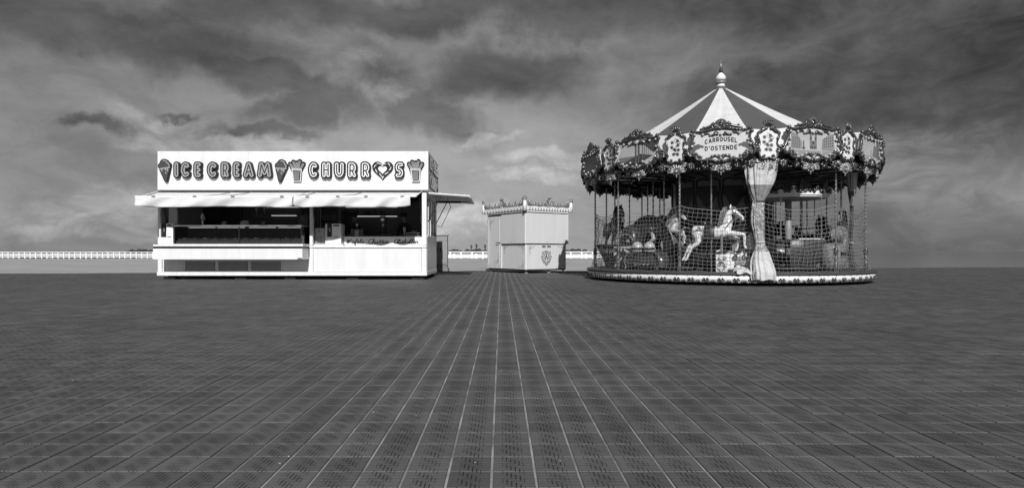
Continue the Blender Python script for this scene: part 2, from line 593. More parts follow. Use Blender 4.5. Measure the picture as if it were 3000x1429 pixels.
# ---------------------------------------------------------------- materials
M_white = mat('white_panel', .75, .38, var=.07, vscale=5, streak=True)
M_white2 = mat('white_frame', .77, .42, var=.08, vscale=6, streak=True)
M_canvas = mat('awning_canvas', .70, .75, var=.05, vscale=3, bump=.006, bscale=9)
M_black = mat('black_plastic', .012, .45)
M_rubber = mat('black_rubber', .02, .8)
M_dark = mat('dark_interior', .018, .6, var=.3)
M_inner = mat('interior_steel', .06, .4, metal=.3, var=.2)  # near-black colour stands in for the unlit kiosk interior
M_steel = mat('brushed_steel', .5, .32, metal=.9, var=.1)
M_grey = mat('mid_grey', .25, .5, var=.08)
M_sign_d = mat('sign_black', .008, .55, spec=.3)
M_sign_g = mat('sign_grey', .29, .5)
M_sign_w = mat('sign_white', .75, .4)
M_led = mat('led_strip', .9, .5, emit=.75)
M_glass = glass('window_glass', .88)
M_gilt = mat('gilded_scrollwork', .11, .28, metal=.6, var=.8, vscale=26)
M_gilt_l = mat('pale_gilding', .28, .34, metal=.4, var=.85, vscale=30)
M_booth = mat('booth_panel', .62, .42, var=.06, vscale=4, streak=True)
M_brass = mat('twisted_brass', .36, .28, metal=.8, var=.2, vscale=15)
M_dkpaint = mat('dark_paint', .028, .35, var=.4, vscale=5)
# ---------------------------------------------------------------- the setting
def pave_edge(x):
    return float(np.interp(x, [-90, -17, -3, 4, 14, 24, 90], [23.2, 23.4, 25.8, 26.4, 29.6, 32, 35]))

TP = 0.1684
JX, JY = -.037, 3.551
def tile_material():
    m = bpy.data.materials.new('grooved_clinker_tile')
    m.use_nodes = True
    nt = m.node_tree
    L = nt.links
    b = nt.nodes['Principled BSDF']
    def nd(t): return nt.nodes.new(t)
    def mt(op, a, c=None, d=None, clamp=False):
        n = nd('ShaderNodeMath')
        n.operation = op
        n.use_clamp = clamp
        for i, q in enumerate((a, c, d)):
            if q is None: continue
            if isinstance(q, (int, float)): n.inputs[i].default_value = q
            else: L.new(q, n.inputs[i])
        return n.outputs[0]
    geo = nd('ShaderNodeNewGeometry')
    sp = nd('ShaderNodeSeparateXYZ')
    L.new(geo.outputs['Position'], sp.inputs[0])
    U = mt('DIVIDE', mt('SUBTRACT', sp.outputs[0], JX), TP)
    V = mt('DIVIDE', mt('SUBTRACT', sp.outputs[1], JY), TP)
    fu, fv = mt('FRACT', U), mt('FRACT', V)
    cu, cv = mt('FLOOR', U), mt('FLOOR', V)
    cb = nd('ShaderNodeCombineXYZ')
    L.new(cu, cb.inputs[0])
    L.new(cv, cb.inputs[1])
    wnz = nd('ShaderNodeTexWhiteNoise')
    wnz.noise_dimensions = '2D'
    L.new(cb.outputs[0], wnz.inputs['Vector'])
    rnd = wnz.outputs['Value']
    def ridge(x, freq, w):
        q = mt('ABSOLUTE', mt('SUBTRACT', mt('FRACT', mt('MULTIPLY', x, freq)), .5))
        return mt('SUBTRACT', 1.0, mt('DIVIDE', q, w), clamp=True)
    cross_g = ridge(fv, 6.0, .10)                                     # fine transverse grooves
    inmid = mt('LESS_THAN', mt('ABSOLUTE', mt('SUBTRACT', fu, .5)), .25)
    dash = mt('MULTIPLY', ridge(fu, 10.0, .16), inmid)                # short lengthwise dashes in the middle field
    dash = mt('MULTIPLY', dash, mt('GREATER_THAN', mt('SINE', mt('ADD', mt('MULTIPLY', fv, 12.566), mt('MULTIPLY', mt('FLOOR', mt('MULTIPLY', fu, 10)), 1.2))), -.25))
    groove = mt('MAXIMUM', mt('MULTIPLY', cross_g, .55), dash)
    nz = nd('ShaderNodeTexNoise')
    nz.inputs['Scale'].default_value = 1.1
    nz.inputs['Detail'].default_value = 8
    nz.inputs['Roughness'].default_value = .65
    L.new(geo.outputs['Position'], nz.inputs[0])
    nz2 = nd('ShaderNodeTexNoise')
    nz2.inputs['Scale'].default_value = 160
    nz2.inputs['Detail'].default_value = 3
    L.new(geo.outputs['Position'], nz2.inputs[0])
    nz3 = nd('ShaderNodeTexNoise')
    nz3.inputs['Scale'].default_value = 5
    nz3.inputs['Detail'].default_value = 4
    L.new(geo.outputs['Position'], nz3.inputs[0])
    base = mt('MULTIPLY_ADD', rnd, .036, .068)
    stn = nd('ShaderNodeTexNoise')
    stn.inputs['Scale'].default_value = .45
    stn.inputs['Detail'].default_value = 9
    stn.inputs['Roughness'].default_value = .7
    stn.inputs['Distortion'].default_value = .8
    L.new(geo.outputs['Position'], stn.inputs[0])
    stain = mt('MULTIPLY', mt('SUBTRACT', stn.outputs['Fac'], .54), 7, clamp=True)
    base = mt('MULTIPLY', base, mt('MULTIPLY_ADD', stain, -.22, 1.04))
    base = mt('MULTIPLY', base, mt('MULTIPLY_ADD', nz.outputs['Fac'], .8, .6))
    base = mt('MULTIPLY', base, mt('MULTIPLY_ADD', nz2.outputs['Fac'], .5, .75))
    sandy = mt('MULTIPLY', mt('MULTIPLY', mt('SUBTRACT', nz3.outputs['Fac'], .50), 9, clamp=True), groove)
    base = mt('MULTIPLY_ADD', sandy, .15, base)
    base = mt('MULTIPLY', base, mt('MULTIPLY_ADD', mt('MULTIPLY', groove, mt('SUBTRACT', 1.0, sandy, clamp=True)), -.62, 1.0))
    # darker dashed middle field of every tile, varied by noise
    fld = mt('MULTIPLY', mt('SUBTRACT', 1.0, mt('MULTIPLY', mt('ABSOLUTE', mt('SUBTRACT', fu, .5)), 3.4), clamp=True), mt('SUBTRACT', 1.0, mt('MULTIPLY', mt('ABSOLUTE', mt('SUBTRACT', fv, .5)), 2.1), clamp=True))
    base = mt('MULTIPLY', base, mt('SUBTRACT', 1.04, mt('MULTIPLY', mt('MULTIPLY', fld, 2.2, clamp=True), mt('MULTIPLY_ADD', nz3.outputs['Fac'], .26, .06))))
    L.new(base, b.inputs['Base Color'])
    b.inputs['Roughness'].default_value = .62
    b.inputs['Specular IOR Level'].default_value = .35
    bp = nd('ShaderNodeBump')
    bp.inputs['Distance'].default_value = .006
    hgt = mt('MULTIPLY_ADD', nz2.outputs['Fac'], .15, mt('MULTIPLY', groove, -1.0))
    L.new(hgt, bp.inputs['Height'])
    L.new(bp.outputs[0], b.inputs['Normal'])
    return m
M_tile = tile_material()
M_sandj = mat('sand_in_joints', .25, .95, var=.7, vscale=3.0)
M_sand = mat('beach_sand', .34, .95, var=.14, vscale=.35, bump=.006, bscale=5)

def build_ground():
    pave = MB()
    pts = [(-90, -6)] + [(90, -6)] + [(x, pave_edge(x)) for x in (90, 24, 14, 4, -3, -17, -90)]
    pave.add([(p[0], p[1], -.007) for p in pts] + [(p[0], p[1], -1.6) for p in pts],
             [tuple(range(len(pts)))] + [(i, len(pts) + i, len(pts) + (i + 1) % len(pts), (i + 1) % len(pts)) for i in range(len(pts))])
    po = tag(pave.build('pavement', M_sandj), kind='structure')
    gx, gy, ch = .0050, .0022, .003
    hx, hy = TP / 2 - gx, TP / 2 - gy
    # single tile, chamfered top
    v = [(-hx, -hy, -.006), (hx, -hy, -.006), (hx, hy, -.006), (-hx, hy, -.006), (-hx, -hy, -ch), (hx, -hy, -ch), (hx, hy, -ch), (-hx, hy, -ch),
         (-hx + ch, -hy + ch, 0), (hx - ch, -hy + ch, 0), (hx - ch, hy - ch, 0), (-hx + ch, hy - ch, 0)]
    f = [(8, 9, 10, 11)]
    for i in range(4):
        j = (i + 1) % 4
        f += [(i, j, 4 + j, 4 + i), (4 + i, 4 + j, 8 + j, 8 + i)]
    tm = MB().add(v, f).mesh('paving_tile', mats=M_tile)
    cells = []
    for q in range(-12, 205):
        y = JY + (q + .5) * TP
        if y < 1.6 or y > 36: continue
        half = y * .87 + 1.2
        for k in range(int((-half - JX) / TP) - 1, int((half - JX) / TP) + 2):
            x = JX + (k + .5) * TP
            if abs(x) > half or y > pave_edge(x) - .1: continue
            cells.append((y, x))
    inview = sorted([c for c in cells if c[0] - TP / 2 > 2.2 and abs(c[1] - .018 * c[0]) < .8446 * c[0] + .05], key=lambda c: c[0])
    near = set(inview[:300])
    for (y, x) in inview[:300]:
        o = inst('paving_tile', tm, po, (x, y, random.uniform(-.0012, .0006)), (random.gauss(0, .0045), random.gauss(0, .0045), random.gauss(0, .002)))
    rest = np.array([c for c in cells if c not in near])
    n = len(rest)
    V = np.array(v)
    tz = rng.uniform(-.0012, .0006, n)
    tx, ty = rng.normal(0, .0045, n), rng.normal(0, .0045, n)
    P = np.zeros((n, 12, 3))
    P[:, :, 0] = V[None, :, 0] + rest[:, None, 1]
    P[:, :, 1] = V[None, :, 1] + rest[:, None, 0]
    P[:, :, 2] = V[None, :, 2] + tz[:, None] + V[None, :, 0] * tx[:, None] + V[None, :, 1] * ty[:, None]
    F = (np.array(f)[None] + (np.arange(n) * 12)[:, None, None]).reshape(-1, 4)
    me = bpy.data.meshes.new('paving_tiles')
    me.from_pydata(P.reshape(-1, 3).tolist(), [], F.tolist())
    me.materials.append(M_tile)
    o = link(bpy.data.objects.new('paving_tiles', me))
    o.parent = po
    o['kind'] = 'stuff'
    # side fields of the pavement outside the view: one sheet with the same tile material
    s = MB()
    for sg in (-1, 1):
        ys = [-6] + list(np.linspace(1.6, 34, 60))
        top = []
        for i in range(len(ys) - 1):
            for (ya, yb) in ((ys[i], ys[i + 1]),):
                ha, hb = ya * .87 + 1.2 if ya > 1.5 else 0.0, yb * .87 + 1.2 if ya > 1.5 else 0.0
                xa, xb = sg * 89.0, sg * 89.0
                if ya > 1.5:
                    e = min(pave_edge(sg * ha), pave_edge(sg * 60))
                    if yb > e - .2: continue
                q = [(sg * ha, ya, -.001), (xa, ya, -.001), (xb, yb, -.001), (sg * hb, yb, -.001)]
                s.add(q, [(0, 1, 2, 3) if sg > 0 else (3, 2, 1, 0)])
    o = s.build('paving_sheet', M_tile, po)
    o['kind'] = 'stuff'
    # beach
    nx, ny = 150, 70
    def sand(u, w):
        x = -95 + 135 * u
        e = pave_edge(x)
        y = e - .4 + (85 - e) * (w ** 1.6)
        z = -.035 + .05 * math.sin(x * .7 + y * .3) * math.sin(y * .5 - x * .2) * min(1, w * 8) + .02 * random.uniform(-1, 1) * min(1, w * 6)
        z -= 1.9 * min(1, max(0, (x - (8 + (y - 27) * .33)) / 3.0)) ** .8
        z -= 2.0 * min(1, max(0, (y - 76) / 8))
        return (x, y, z)
    tag(MB().grid(nx, ny, sand).build('sand_beach', M_sand, smooth=True), kind='structure')
    # sea to the horizon
    m = bpy.data.materials.new('sea_water')
    m.use_nodes = True
    nt = m.node_tree
    b = nt.nodes['Principled BSDF']
    b.inputs['Base Color'].default_value = (.07, .07, .07, 1)
    b.inputs['Roughness'].default_value = .06
    b.inputs['IOR'].default_value = 1.33
    tcn = nt.nodes.new('ShaderNodeNewGeometry')
    mp = nt.nodes.new('ShaderNodeMapping')
    mp.inputs['Scale'].default_value = (.35, 1.2, 1)
    nt.links.new(tcn.outputs['Position'], mp.inputs[0])
    n_ = nt.nodes.new('ShaderNodeTexNoise')
    n_.inputs['Scale'].default_value = 1.0
    n_.inputs['Detail'].default_value = 6
    nt.links.new(mp.outputs[0], n_.inputs[0])
    bp = nt.nodes.new('ShaderNodeBump')
    bp.inputs['Distance'].default_value = .008
    nt.links.new(n_.outputs['Fac'], bp.inputs['Height'])
    nt.links.new(bp.outputs[0], b.inputs['Normal'])
    sea = MB()
    sea.add([(-12000, 20, -1.5), (12000, 20, -1.5), (12000, 14000, -1.5), (-12000, 14000, -1.5)], [(0, 1, 2, 3)])
    tag(sea.build('sea', m), kind='structure')
    # breakwater of dark boulders behind the fence
    M_rock = mat('wet_rock', .03, .7, var=.6, vscale=.6)
    rk = MB()
    for i in range(1500):
        x = random.uniform(-112, 17)
        lo = x < -66
        y = 108 + random.uniform(-3, 3)
        top = (.55 if lo else 1.15) - abs(y - 108) * .25 + random.uniform(-.12, .14)
        r = random.uniform(.3, .6)
        T = Matrix.Translation((x, y, top - r * .6)) @ Matrix.Rotation(random.uniform(0, 3), 4, 'Z') @ Matrix.Rotation(random.uniform(-.5, .5), 4, 'X')
        rk.ball((0, 0, 0), r, 6, 4, (1, .8, .7), T)
    o = rk.build('breakwater_rocks', M_rock)
    tag(o, 'dark breakwater of tumbled boulders beyond the white beach fence', 'breakwater', kind='stuff')
build_ground()

# white wooden beach fences
M_fence = mat('fence_white', .74, .7, var=.12, vscale=2)
def fence(x0, x1, sp, wide, label):
    Y = 73.0
    t = thing('beach_fence', label, 'fence', ((x0 + x1) / 2, Y, 0), 0, 'white fences across the beach')
    rails = [(.655, .75), (.30, .50), (.105, .22)] if not wide else [(.68, .80), (.50, .57), (.02, .42)]
    for (a, b) in rails:
        MB().box(x0, x1, Y - .03, Y + .03, a, b).build('rail', M_fence, t)
    n = int((x1 - x0) / sp)
    w = .065 if not wide else .10
    pm = MB().box(-w, w, -.10, -.034, -.08, .76 if not wide else .74).mesh('post', mats=M_fence)
    st = MB().box(-.05, .05, 0, .9, 0, .05, Matrix.Rotation(-.6, 4, 'X') @ Matrix.Translation((0, .05, -.6))).mesh('brace', mats=M_fence)
    for i in range(n + 1):
        x = x0 + sp * i
        p = inst('post', pm, t, (x - t.location.x + random.uniform(-.02, .02), 0, random.uniform(-.015, .015)), (0, random.uniform(-.02, .02), 0))
        if wide and i % 2 == 0:
            inst('short_post', pm, t, (x - t.location.x + sp * .38, 0, 0), (0, random.uniform(-.03, .03), 0), scale=(1.3, 1, .72))
    return t
fence(-62, -41.2, .67, False, 'white slatted wooden fence on the sand left of the ice cream kiosk')
fence(-22, 12.5, 1.32, True, 'white boarded wooden fence on the sand behind the ticket booth')
# ---------------------------------------------------------------- ice cream and churros kiosk
KF, KB = 18.3, 21.1
XL, XR = X(462, KF), X(1250, KF)
kiosk = thing('ice_cream_kiosk', 'long white kiosk with ICE CREAM and CHURROS signs and two open hatches', 'kiosk', ((XL + XR) / 2, KF, 0))
def kx(px, Y=KF): return X(px, Y)
def kz(py, Y=KF): return Z(py, Y)
def kbox(name, m, px0, px1, py0, py1, y0, y1, bevel=.006, par=None, ref=None):
    ref = y0 if ref is None else ref
    return MB().box(X(px0, ref), X(px1, ref), y0, y1, Z(py1, ref), Z(py0, ref)).build(name, m, par or kiosk, bevel=bevel)

def build_kiosk_shell():
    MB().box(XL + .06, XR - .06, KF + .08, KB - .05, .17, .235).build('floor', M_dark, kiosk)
    MB().box(XL + .3, XR - .3, KF + .35, KF + .5, .05, .168).box(XL + .3, XR - .3, KB - .6, KB - .45, .05, .168).build('chassis', M_rubber, kiosk)
    for px in (490, 700, 846, 1030, 1222):
        MB().box(X(px - 17, KF), X(px + 17, KF), KF + .1, KF + .45, .0, .07).box(X(px - 8, KF), X(px + 8, KF), KF + .18, KF + .34, .07, .168).build('foot', M_rubber, kiosk, bevel=.008)
    for px in (1215,):
        MB().box(X(px, KF), X(px + 30, KF), KB - .5, KB - .2, .0, .16).build('foot', M_rubber, kiosk, bevel=.008)
    # skirt
    MB().box(XL - .01, XR + .01, KF - .03, KF + .07, kz(807), kz(796)).build('front_skirt', M_white2, kiosk, bevel=.005)
    MB().box(XR - .07, XR + .012, KF + .075, KB, kz(807), kz(796)).build('side_skirt', M_white2, kiosk, bevel=.005)
    MB().box(XL - .012, XL + .07, KF + .075, KB, kz(807), kz(796)).build('side_skirt', M_white2, kiosk, bevel=.005)
    # left lower wall with inspection panels and three expanded metal grilles
    wy = KF + .05
    MB().box(kx(474), kx(906), wy, wy + .05, kz(795.5), kz(752)).build('lower_wall', M_white, kiosk)
    for a, b in ((478, 535), (826, 900)):
        kbox('inspection_panel', M_white, a, b, 762, 794, wy - .008, wy - .001, .002, ref=KF)
    MB().box(XL, kx(474), KF, KF + .10, kz(795.5), kz(757)).build('corner_post', M_white2, kiosk, bevel=.006)
    for a, b in ((538, 631), (635, 727), (731, 823)):
        fr = MB()
        x0, x1, z0, z1 = kx(a), kx(b), kz(795), kz(763)
        for q in ((x0, x1, z0, z0 + .02), (x0, x1, z1 - .02, z1), (x0, x0 + .02, z0 + .02, z1 - .02), (x1 - .02, x1, z0 + .02, z1 - .02)):
            fr.box(q[0], q[1], wy - .016, wy - .002, q[2], q[3])
        fo = fr.build('grille_frame', M_white2, kiosk)
        MB().box(x0 + .02, x1 - .02, wy - .004, wy - .001, z0 + .02, z1 - .02).build('grille_backing', mat('grille_dark', .14, .7), fo)
        g = MB()
        cw, chh = .052, .026
        zz = z0 + .022
        row = 0
        while zz < z1 - .03:
            pth = []
            xx = x0 + .02
            k = 0
            while xx < x1 - .03:
                pth.append((xx, wy - .012, zz + (chh if (k + row) % 2 else 0)))
                xx += cw / 2
                k += 1
            g.tube(pth, .0062, 4, cap=False)
            zz += chh
            row += 1
        g.build('grille_mesh', M_white2, fo)
    # display ledge that juts out under the ice cream counter
    ly = 17.71
    MB().box(X(448, ly), X(886, ly), ly, KF + .02, Z(760, ly), Z(728, ly)).build('display_ledge', M_white, kiosk, bevel=.006)
    MB().box(X(448, ly), X(886, ly), ly + .012, KF + .02, Z(727.6, ly), Z(722, ly)).build('ledge_shadow_strip', M_black, kiosk)  # black strip stands for the shadow gap between ledge and sill
    MB().box(X(449, ly), X(508, ly), ly - .01, KF + .02, Z(721.6, ly), Z(716, ly)).build('ledge_top', M_white2, kiosk, bevel=.003)
    MB().box(X(505, ly), X(888, ly), ly - .015, KF + .02, Z(721.6, ly), Z(714.5, ly)).build('ledge_sill', M_white2, kiosk, bevel=.004)
    MB().box(X(872, ly), X(885, ly), ly - .004, ly + .01, Z(759, ly), Z(755.5, ly)).build('maker_plate', M_black, kiosk)
    # right lower wall
    fy = KF
    for nm, a, b, c, d in (('frame_post', 907, 917, 727, 795.5), ('frame_post', 1235.5, 1249.5, 727, 795.5)):
        kbox(nm, M_white2, a, b, c, d, fy, fy + .08, .004)
    kbox('wall_panel', M_white, 917.8, 1234.7, 727.8, 795.3, fy + .006, fy + .07, .003, ref=KF)
    kbox('wall_backing', M_black, 908, 1249, 725, 795, fy + .072, fy + .09, 0, ref=KF)
    kbox('counter_ledge', M_white2, 907, 1249.5, 719.5, 725.6, fy - .02, fy + .14, .006, ref=KF)
    kbox('counter_shelf', M_white, 917, 1003, 714.5, 719.2, fy + .1, fy + .6, 0, ref=KF)
    # posts beside the hatches
    MB().box(XL, kx(470), KF, KF + .1, kz(715.5), 2.70).build('post', M_white2, kiosk, bevel=.006)
    MB().box(kx(907), kx(916), KF, KF + .14, kz(718.3), 2.66).build('post', M_white2, kiosk, bevel=.006)
    MB().box(kx(1236), kx(1249.5), KF, KF + .12, kz(718.3), 2.70).build('post', M_white2, kiosk, bevel=.006)
    MB().box(kx(488), kx(513), KF + .12, KF + .20, .95, 2.68).build('side_panel', mat('shaded_panel', .5, .5, var=.05), kiosk)  # white panel greyed in its colour to stand for shade
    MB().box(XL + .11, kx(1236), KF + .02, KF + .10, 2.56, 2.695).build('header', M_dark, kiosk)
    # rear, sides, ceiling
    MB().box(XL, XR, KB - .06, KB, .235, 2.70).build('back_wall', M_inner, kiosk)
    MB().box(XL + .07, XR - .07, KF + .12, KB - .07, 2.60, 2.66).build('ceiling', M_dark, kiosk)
    MB().box(XL, XL + .06, KF + .11, KB - .065, .235, 2.70).build('side_wall', M_white, kiosk)
    MB().box(XR - .06, XR, KF + .13, KB - .065, .232, 1.28).build('side_wall', M_white, kiosk)
    MB().box(XR - .05, XR + .02, KF + .125, KB - .03, 1.28, 1.33).build('side_sill', M_white2, kiosk, bevel=.005)
    MB().box(XR - .06, XR, KB - .35, KB - .065, 1.33, 2.70).build('side_post', M_white, kiosk)
    MB().box(XR - .06, XR, KF + .13, KB - .36, 2.50, 2.70).build('side_header', M_white, kiosk)
    for y in (KF + .55, KF + 1.15, KF + 1.2, KF + 1.9):
        MB().box(XR - .05, XR - .01, y, y + .045, 1.33, 2.50).build('window_bar', M_white2, kiosk)
    MB().box(XR - .034, XR - .028, KF + .13, KB - .36, 1.33, 2.50).build('side_window_glass', M_glass, kiosk)
    for y in (KF + 1.9, KF + 2.3):
        MB().box(XR + .001, XR + .02, y, y + .1, 1.36, 1.48).build('socket', M_black, kiosk)
    # fascia box
    fz0, fz1, ff = 2.70, 3.855, KF - .07
    fx0, fx1 = X(461.5, ff), X(1254.5, ff)
    MB().box(fx0 + .012, fx1 - .012, ff + .012, KB + .05, fz0 + .004, fz1 - .006).build('fascia_core', M_white2, kiosk)
    cuts = [fx0, X(727, ff), X(992, ff), fx1]
    for a, b in zip(cuts[:-1], cuts[1:]):
        MB().box(a + .0015, b - .0015, ff, ff + .011, fz0, fz1).build('fascia_panel', M_white, kiosk)
    MB().box(fx1 - .011, fx1, ff + .013, KB + .052, fz0, fz1).build('fascia_panel', M_white, kiosk)
    MB().box(fx0, fx0 + .011, ff + .013, KB + .052, fz0, fz1).build('fascia_panel', M_white, kiosk)
    MB().box(fx0 - .01, fx1 + .01, ff - .01, ff + .03, fz0 - .03, fz0 - .001).build('fascia_trim', M_grey, kiosk)
    rv = MB()
    for i in range(16):
        x = fx0 + .1 + (fx1 - fx0 - .2) * i / 15
        for z in (fz0 + .045, fz1 - .045): rv.ball((x, ff, z), .009, 6, 4)
    for i in range(40):
        x = kx(480) + (kx(900) - kx(480)) * i / 39
        if i % 3 == 0: rv.ball((x, wy, kz(759.5)), .009, 6, 4)
    for i in range(12): rv.ball((kx(482) + (kx(898) - kx(482)) * i / 11, KF - .03, kz(798)), .008, 6, 4)
    o = rv.build('rivets', M_grey, kiosk)
    o['kind'] = 'stuff'
    return ff, fx1
FF, FX1 = build_kiosk_shell()

# ---- sign
def layered(name, layers, parent, y):
    """layers: (loops, material, depth in front of y, back depth)"""
    first = None
    for i, (lp, m, d0, d1, nm) in enumerate(layers):
        o = MB().flat(lp, y - d0, y - d1).build(nm if i else name, m, parent if i == 0 else first)
        if i == 0: first = o
        else: o.location = (0, 0, 0)
    return first

SIGN = []
def sign_letter(ch, px0, px1, py0, py1, side=None, kind='ice'):
    y = FF - .001
    x0, x1, z0, z1 = X(px0, y), X(px1, y), Z(py1, y), Z(py0, y)
    ro = .094
    x0, x1, z0, z1 = x0 + ro, max(x0 + ro, x1 - ro - .035), z0 + ro + .012, z1 - ro
    st = [[(x0 + p[0] * (x1 - x0), z0 + p[1] * (z1 - z0)) for p in s] for s in FONT[ch][1]]
    g = M_sign_g if kind == 'ice' else M_sign_w
    ls = [(stroke_loops(st, ro, .022), M_sign_d, .105, 0, 'sign_letter'), (stroke_loops(st, .058 if kind == 'ice' else .050, .015), g, .1085, .1, 'letter_face'),
          (stroke_loops(st, .014 if kind == 'ice' else .019, .007), M_sign_d, .1115, .105, 'letter_line')]
    o = layered('sign_letter', ls, kiosk, y)
    o['label'] = 'sign letter ' + ch
    SIGN.append((ls[0][0], ls[1][0], g, kind))
for ch, a, b in (('I', 513, 531), ('C', 532, 568), ('E', 571, 600), ('C', 610, 647), ('R', 650, 682), ('E', 685, 713), ('A', 715, 754), ('M', 756, 805)):
    sign_letter(ch, a, b, 474.5, 524.5)
for ch, a, b in (('C', 905, 941), ('H', 943, 977), ('U', 980, 1017), ('R', 1019, 1053), ('R', 1058, 1092), ('S', 1157, 1190)):
    sign_letter(ch, a, b, 474.5, 525.5, kind='churros')

def rotp(p, c, a): return (c[0] + (p[0] - c[0]) * math.cos(a) - (p[1] - c[1]) * math.sin(a), c[1] + (p[0] - c[0]) * math.sin(a) + (p[1] - c[1]) * math.cos(a))
def cone_icon(pxc, pyc, tilt):
    y = FF - .001
    cx, cz = X(pxc, y), Z(pyc, y)
    rt = lambda l: [rotp((cx + p[0], cz + p[1]), (cx, cz), tilt) for p in l]
    scoop = [(-.10, .13, .075), (.0, .20, .11), (.09, .13, .085), (0, .1, .1)]
    cone = rt([(-.15, .05), (.15, .05), (.02, -.34), (-.02, -.34)])
    sc_ = [(rotp((cx + a, cz + b), (cx, cz), tilt), r) for a, b, r in scoop]
    def F(P, e=0.0):
        d = d_poly(P, cone)
        for c, r in sc_: d = np.minimum(d, np.linalg.norm(P - np.array(c), axis=-1) - r)
        return d - e
    bb = (cx - .4, cx + .4, cz - .5, cz + .45, .022)
    drip = [rt([(-.14, .045), (.15, .06)]), rt([(-.08, .04), (-.08, -.02)]), rt([(.03, .04), (.03, -.01)]), rt([(.09, .05), (.09, -.04)]), rt([(.03, -.08), (.03, -.1)])]
    hl = [rt(arc(0, .18, .10, .10, 100, 0, 8)), rt(arc(.08, .13, .07, .07, 70, -30, 5))]
    ls = [(contour(lambda P: F(P, .022), *bb), M_sign_d, .085, 0, ''), (contour(lambda P: F(P, -.004), *bb), mat('cone_grey', .055, .4), .089, .08, 'cone_face'),
          (stroke_loops(drip, .020, .009), M_sign_g, .093, .086, 'drips'), (stroke_loops(hl, .014, .008), M_sign_g, .093, .086, 'highlight')]
    o = layered('cone_emblem', ls, kiosk, y)
    o['label'] = 'dark ice cream cone emblem with dripping scoop'
cone_icon(487, 499, .10)
cone_icon(825.5, 500, -.10)

def churros_icon(pxc, pyc, flip):
    y = FF - .001
    cx, cz = X(pxc, y), Z(pyc, y)
    q = lambda l: [(cx + flip * p[0], cz + p[1]) for p in l]
    sticks = [q([(-.06, -.02), (-.2, .2)]), q([(-.02, 0), (-.1, .26)]), q([(0, 0), (.0, .24)]), q([(.04, 0), (.09, .28)]), q([(.08, -.02), (.20, .20)]), q([(-.09, -.05), (-.15, .12)])]
    cup = q([(-.14, .03), (.14, .03), (.11, -.33), (-.09, -.33)])
    if flip < 0: cup = cup[::-1]
    bb = (cx - .45, cx + .45, cz - .5, cz + .5, .02)
    def F(P, e): return np.minimum(d_poly(P, cup), d_strokes(P, sticks, .045)) - e
    lines, gl = [], []
    for s in sticks:
        a, b = s
        n = Vector((b[1] - a[1], -(b[0] - a[0]))).normalized()
        for k in (-.024, 0, .024): gl.append([(a[0] + n.x * k, a[1] + n.y * k), (b[0] + n.x * k, b[1] + n.y * k)])
    cupl = [q([(-.10 + .035 * i, 0), (-.075 + .027 * i, -.29)]) for i in range(6)]
    ls = [(contour(lambda P: F(P, .018), *bb), M_sign_d, .055, 0, ''), (stroke_loops(gl, .0075, .006), M_sign_g, .060, .05, 'churros_sticks'),
          (stroke_loops(cupl, .008, .006), M_sign_g, .060, .05, 'cup_stripes'), (stroke_loops([cup + [cup[0]]], .011, .007), M_sign_w, .063, .05, 'cup_outline')]
    o = layered('churros_emblem', ls, kiosk, y)
    o['label'] = 'cup of churros emblem'
churros_icon(871, 500, 1)
churros_icon(1218, 500, 1)

def heart_pts(cx, cz, s, n=40):
    o = []
    for i in range(n):
        t = 2 * PI * i / n
        o.append((cx + s * 16 * math.sin(t) ** 3 / 17, cz + s * (13 * math.cos(t) - 5 * math.cos(2 * t) - 2 * math.cos(3 * t) - math.cos(4 * t)) / 17))
    return o
def heart_icon():
    y = FF - .001
    cx, cz = X(1122, y), Z(497, y)
    H1 = heart_pts(cx, cz, .335)
    ring = heart_pts(cx, cz, .25, 60)
    dashes = [[ring[(i * 5 + j) % 60] for j in range(4)] for i in range(12)]
    dashes = [[(cx + (p[0] - cx) * (1.08 - .12 * j / 3), cz + (p[1] - cz) * (1.08 - .12 * j / 3)) for j, p in enumerate(d)] for d in dashes]
    ls = [([H1], M_sign_d, .055, 0, ''), (stroke_loops(dashes, .011, .007), M_sign_w, .060, .05, 'heart_braid'), ([heart_pts(cx, cz - .01, .14)], M_sign_w, .062, .05, 'heart_centre')]
    o = layered('heart_emblem', ls, kiosk, y)
    o['label'] = 'heart-shaped churro emblem in place of the letter O'
heart_icon()

# the same words on the narrow end of the fascia
def side_sign():
    for txt, z0, h in (('ICE CREAM', 3.36, .36), ('CHURR S', 2.82, .36)):
        st = text_strokes(txt, h, FONT, sp=.42, width=2.25)
        T = Matrix.Translation((FX1 + .001, (FF + KB) / 2 + .05, z0)) @ Matrix.Rotation(PI / 2, 4, 'Z')
        o = MB().flat(stroke_loops(st, .045, .02), -.03, 0, T).build('side_lettering', M_sign_d, kiosk)
        MB().flat(stroke_loops(st, .032, .014), -.033, -.025, T).build('lettering_face', M_sign_w, o).location = (0, 0, 0)
        if 'CHURR' in txt:
            MB().flat([heart_pts(.62, .18, .22)], -.03, 0, T).build('side_heart', M_sign_d, kiosk)
            MB().flat([heart_pts(.62, .18, .12)], -.033, -.02, T).build('side_heart_centre', M_sign_w, kiosk)
side_sign()

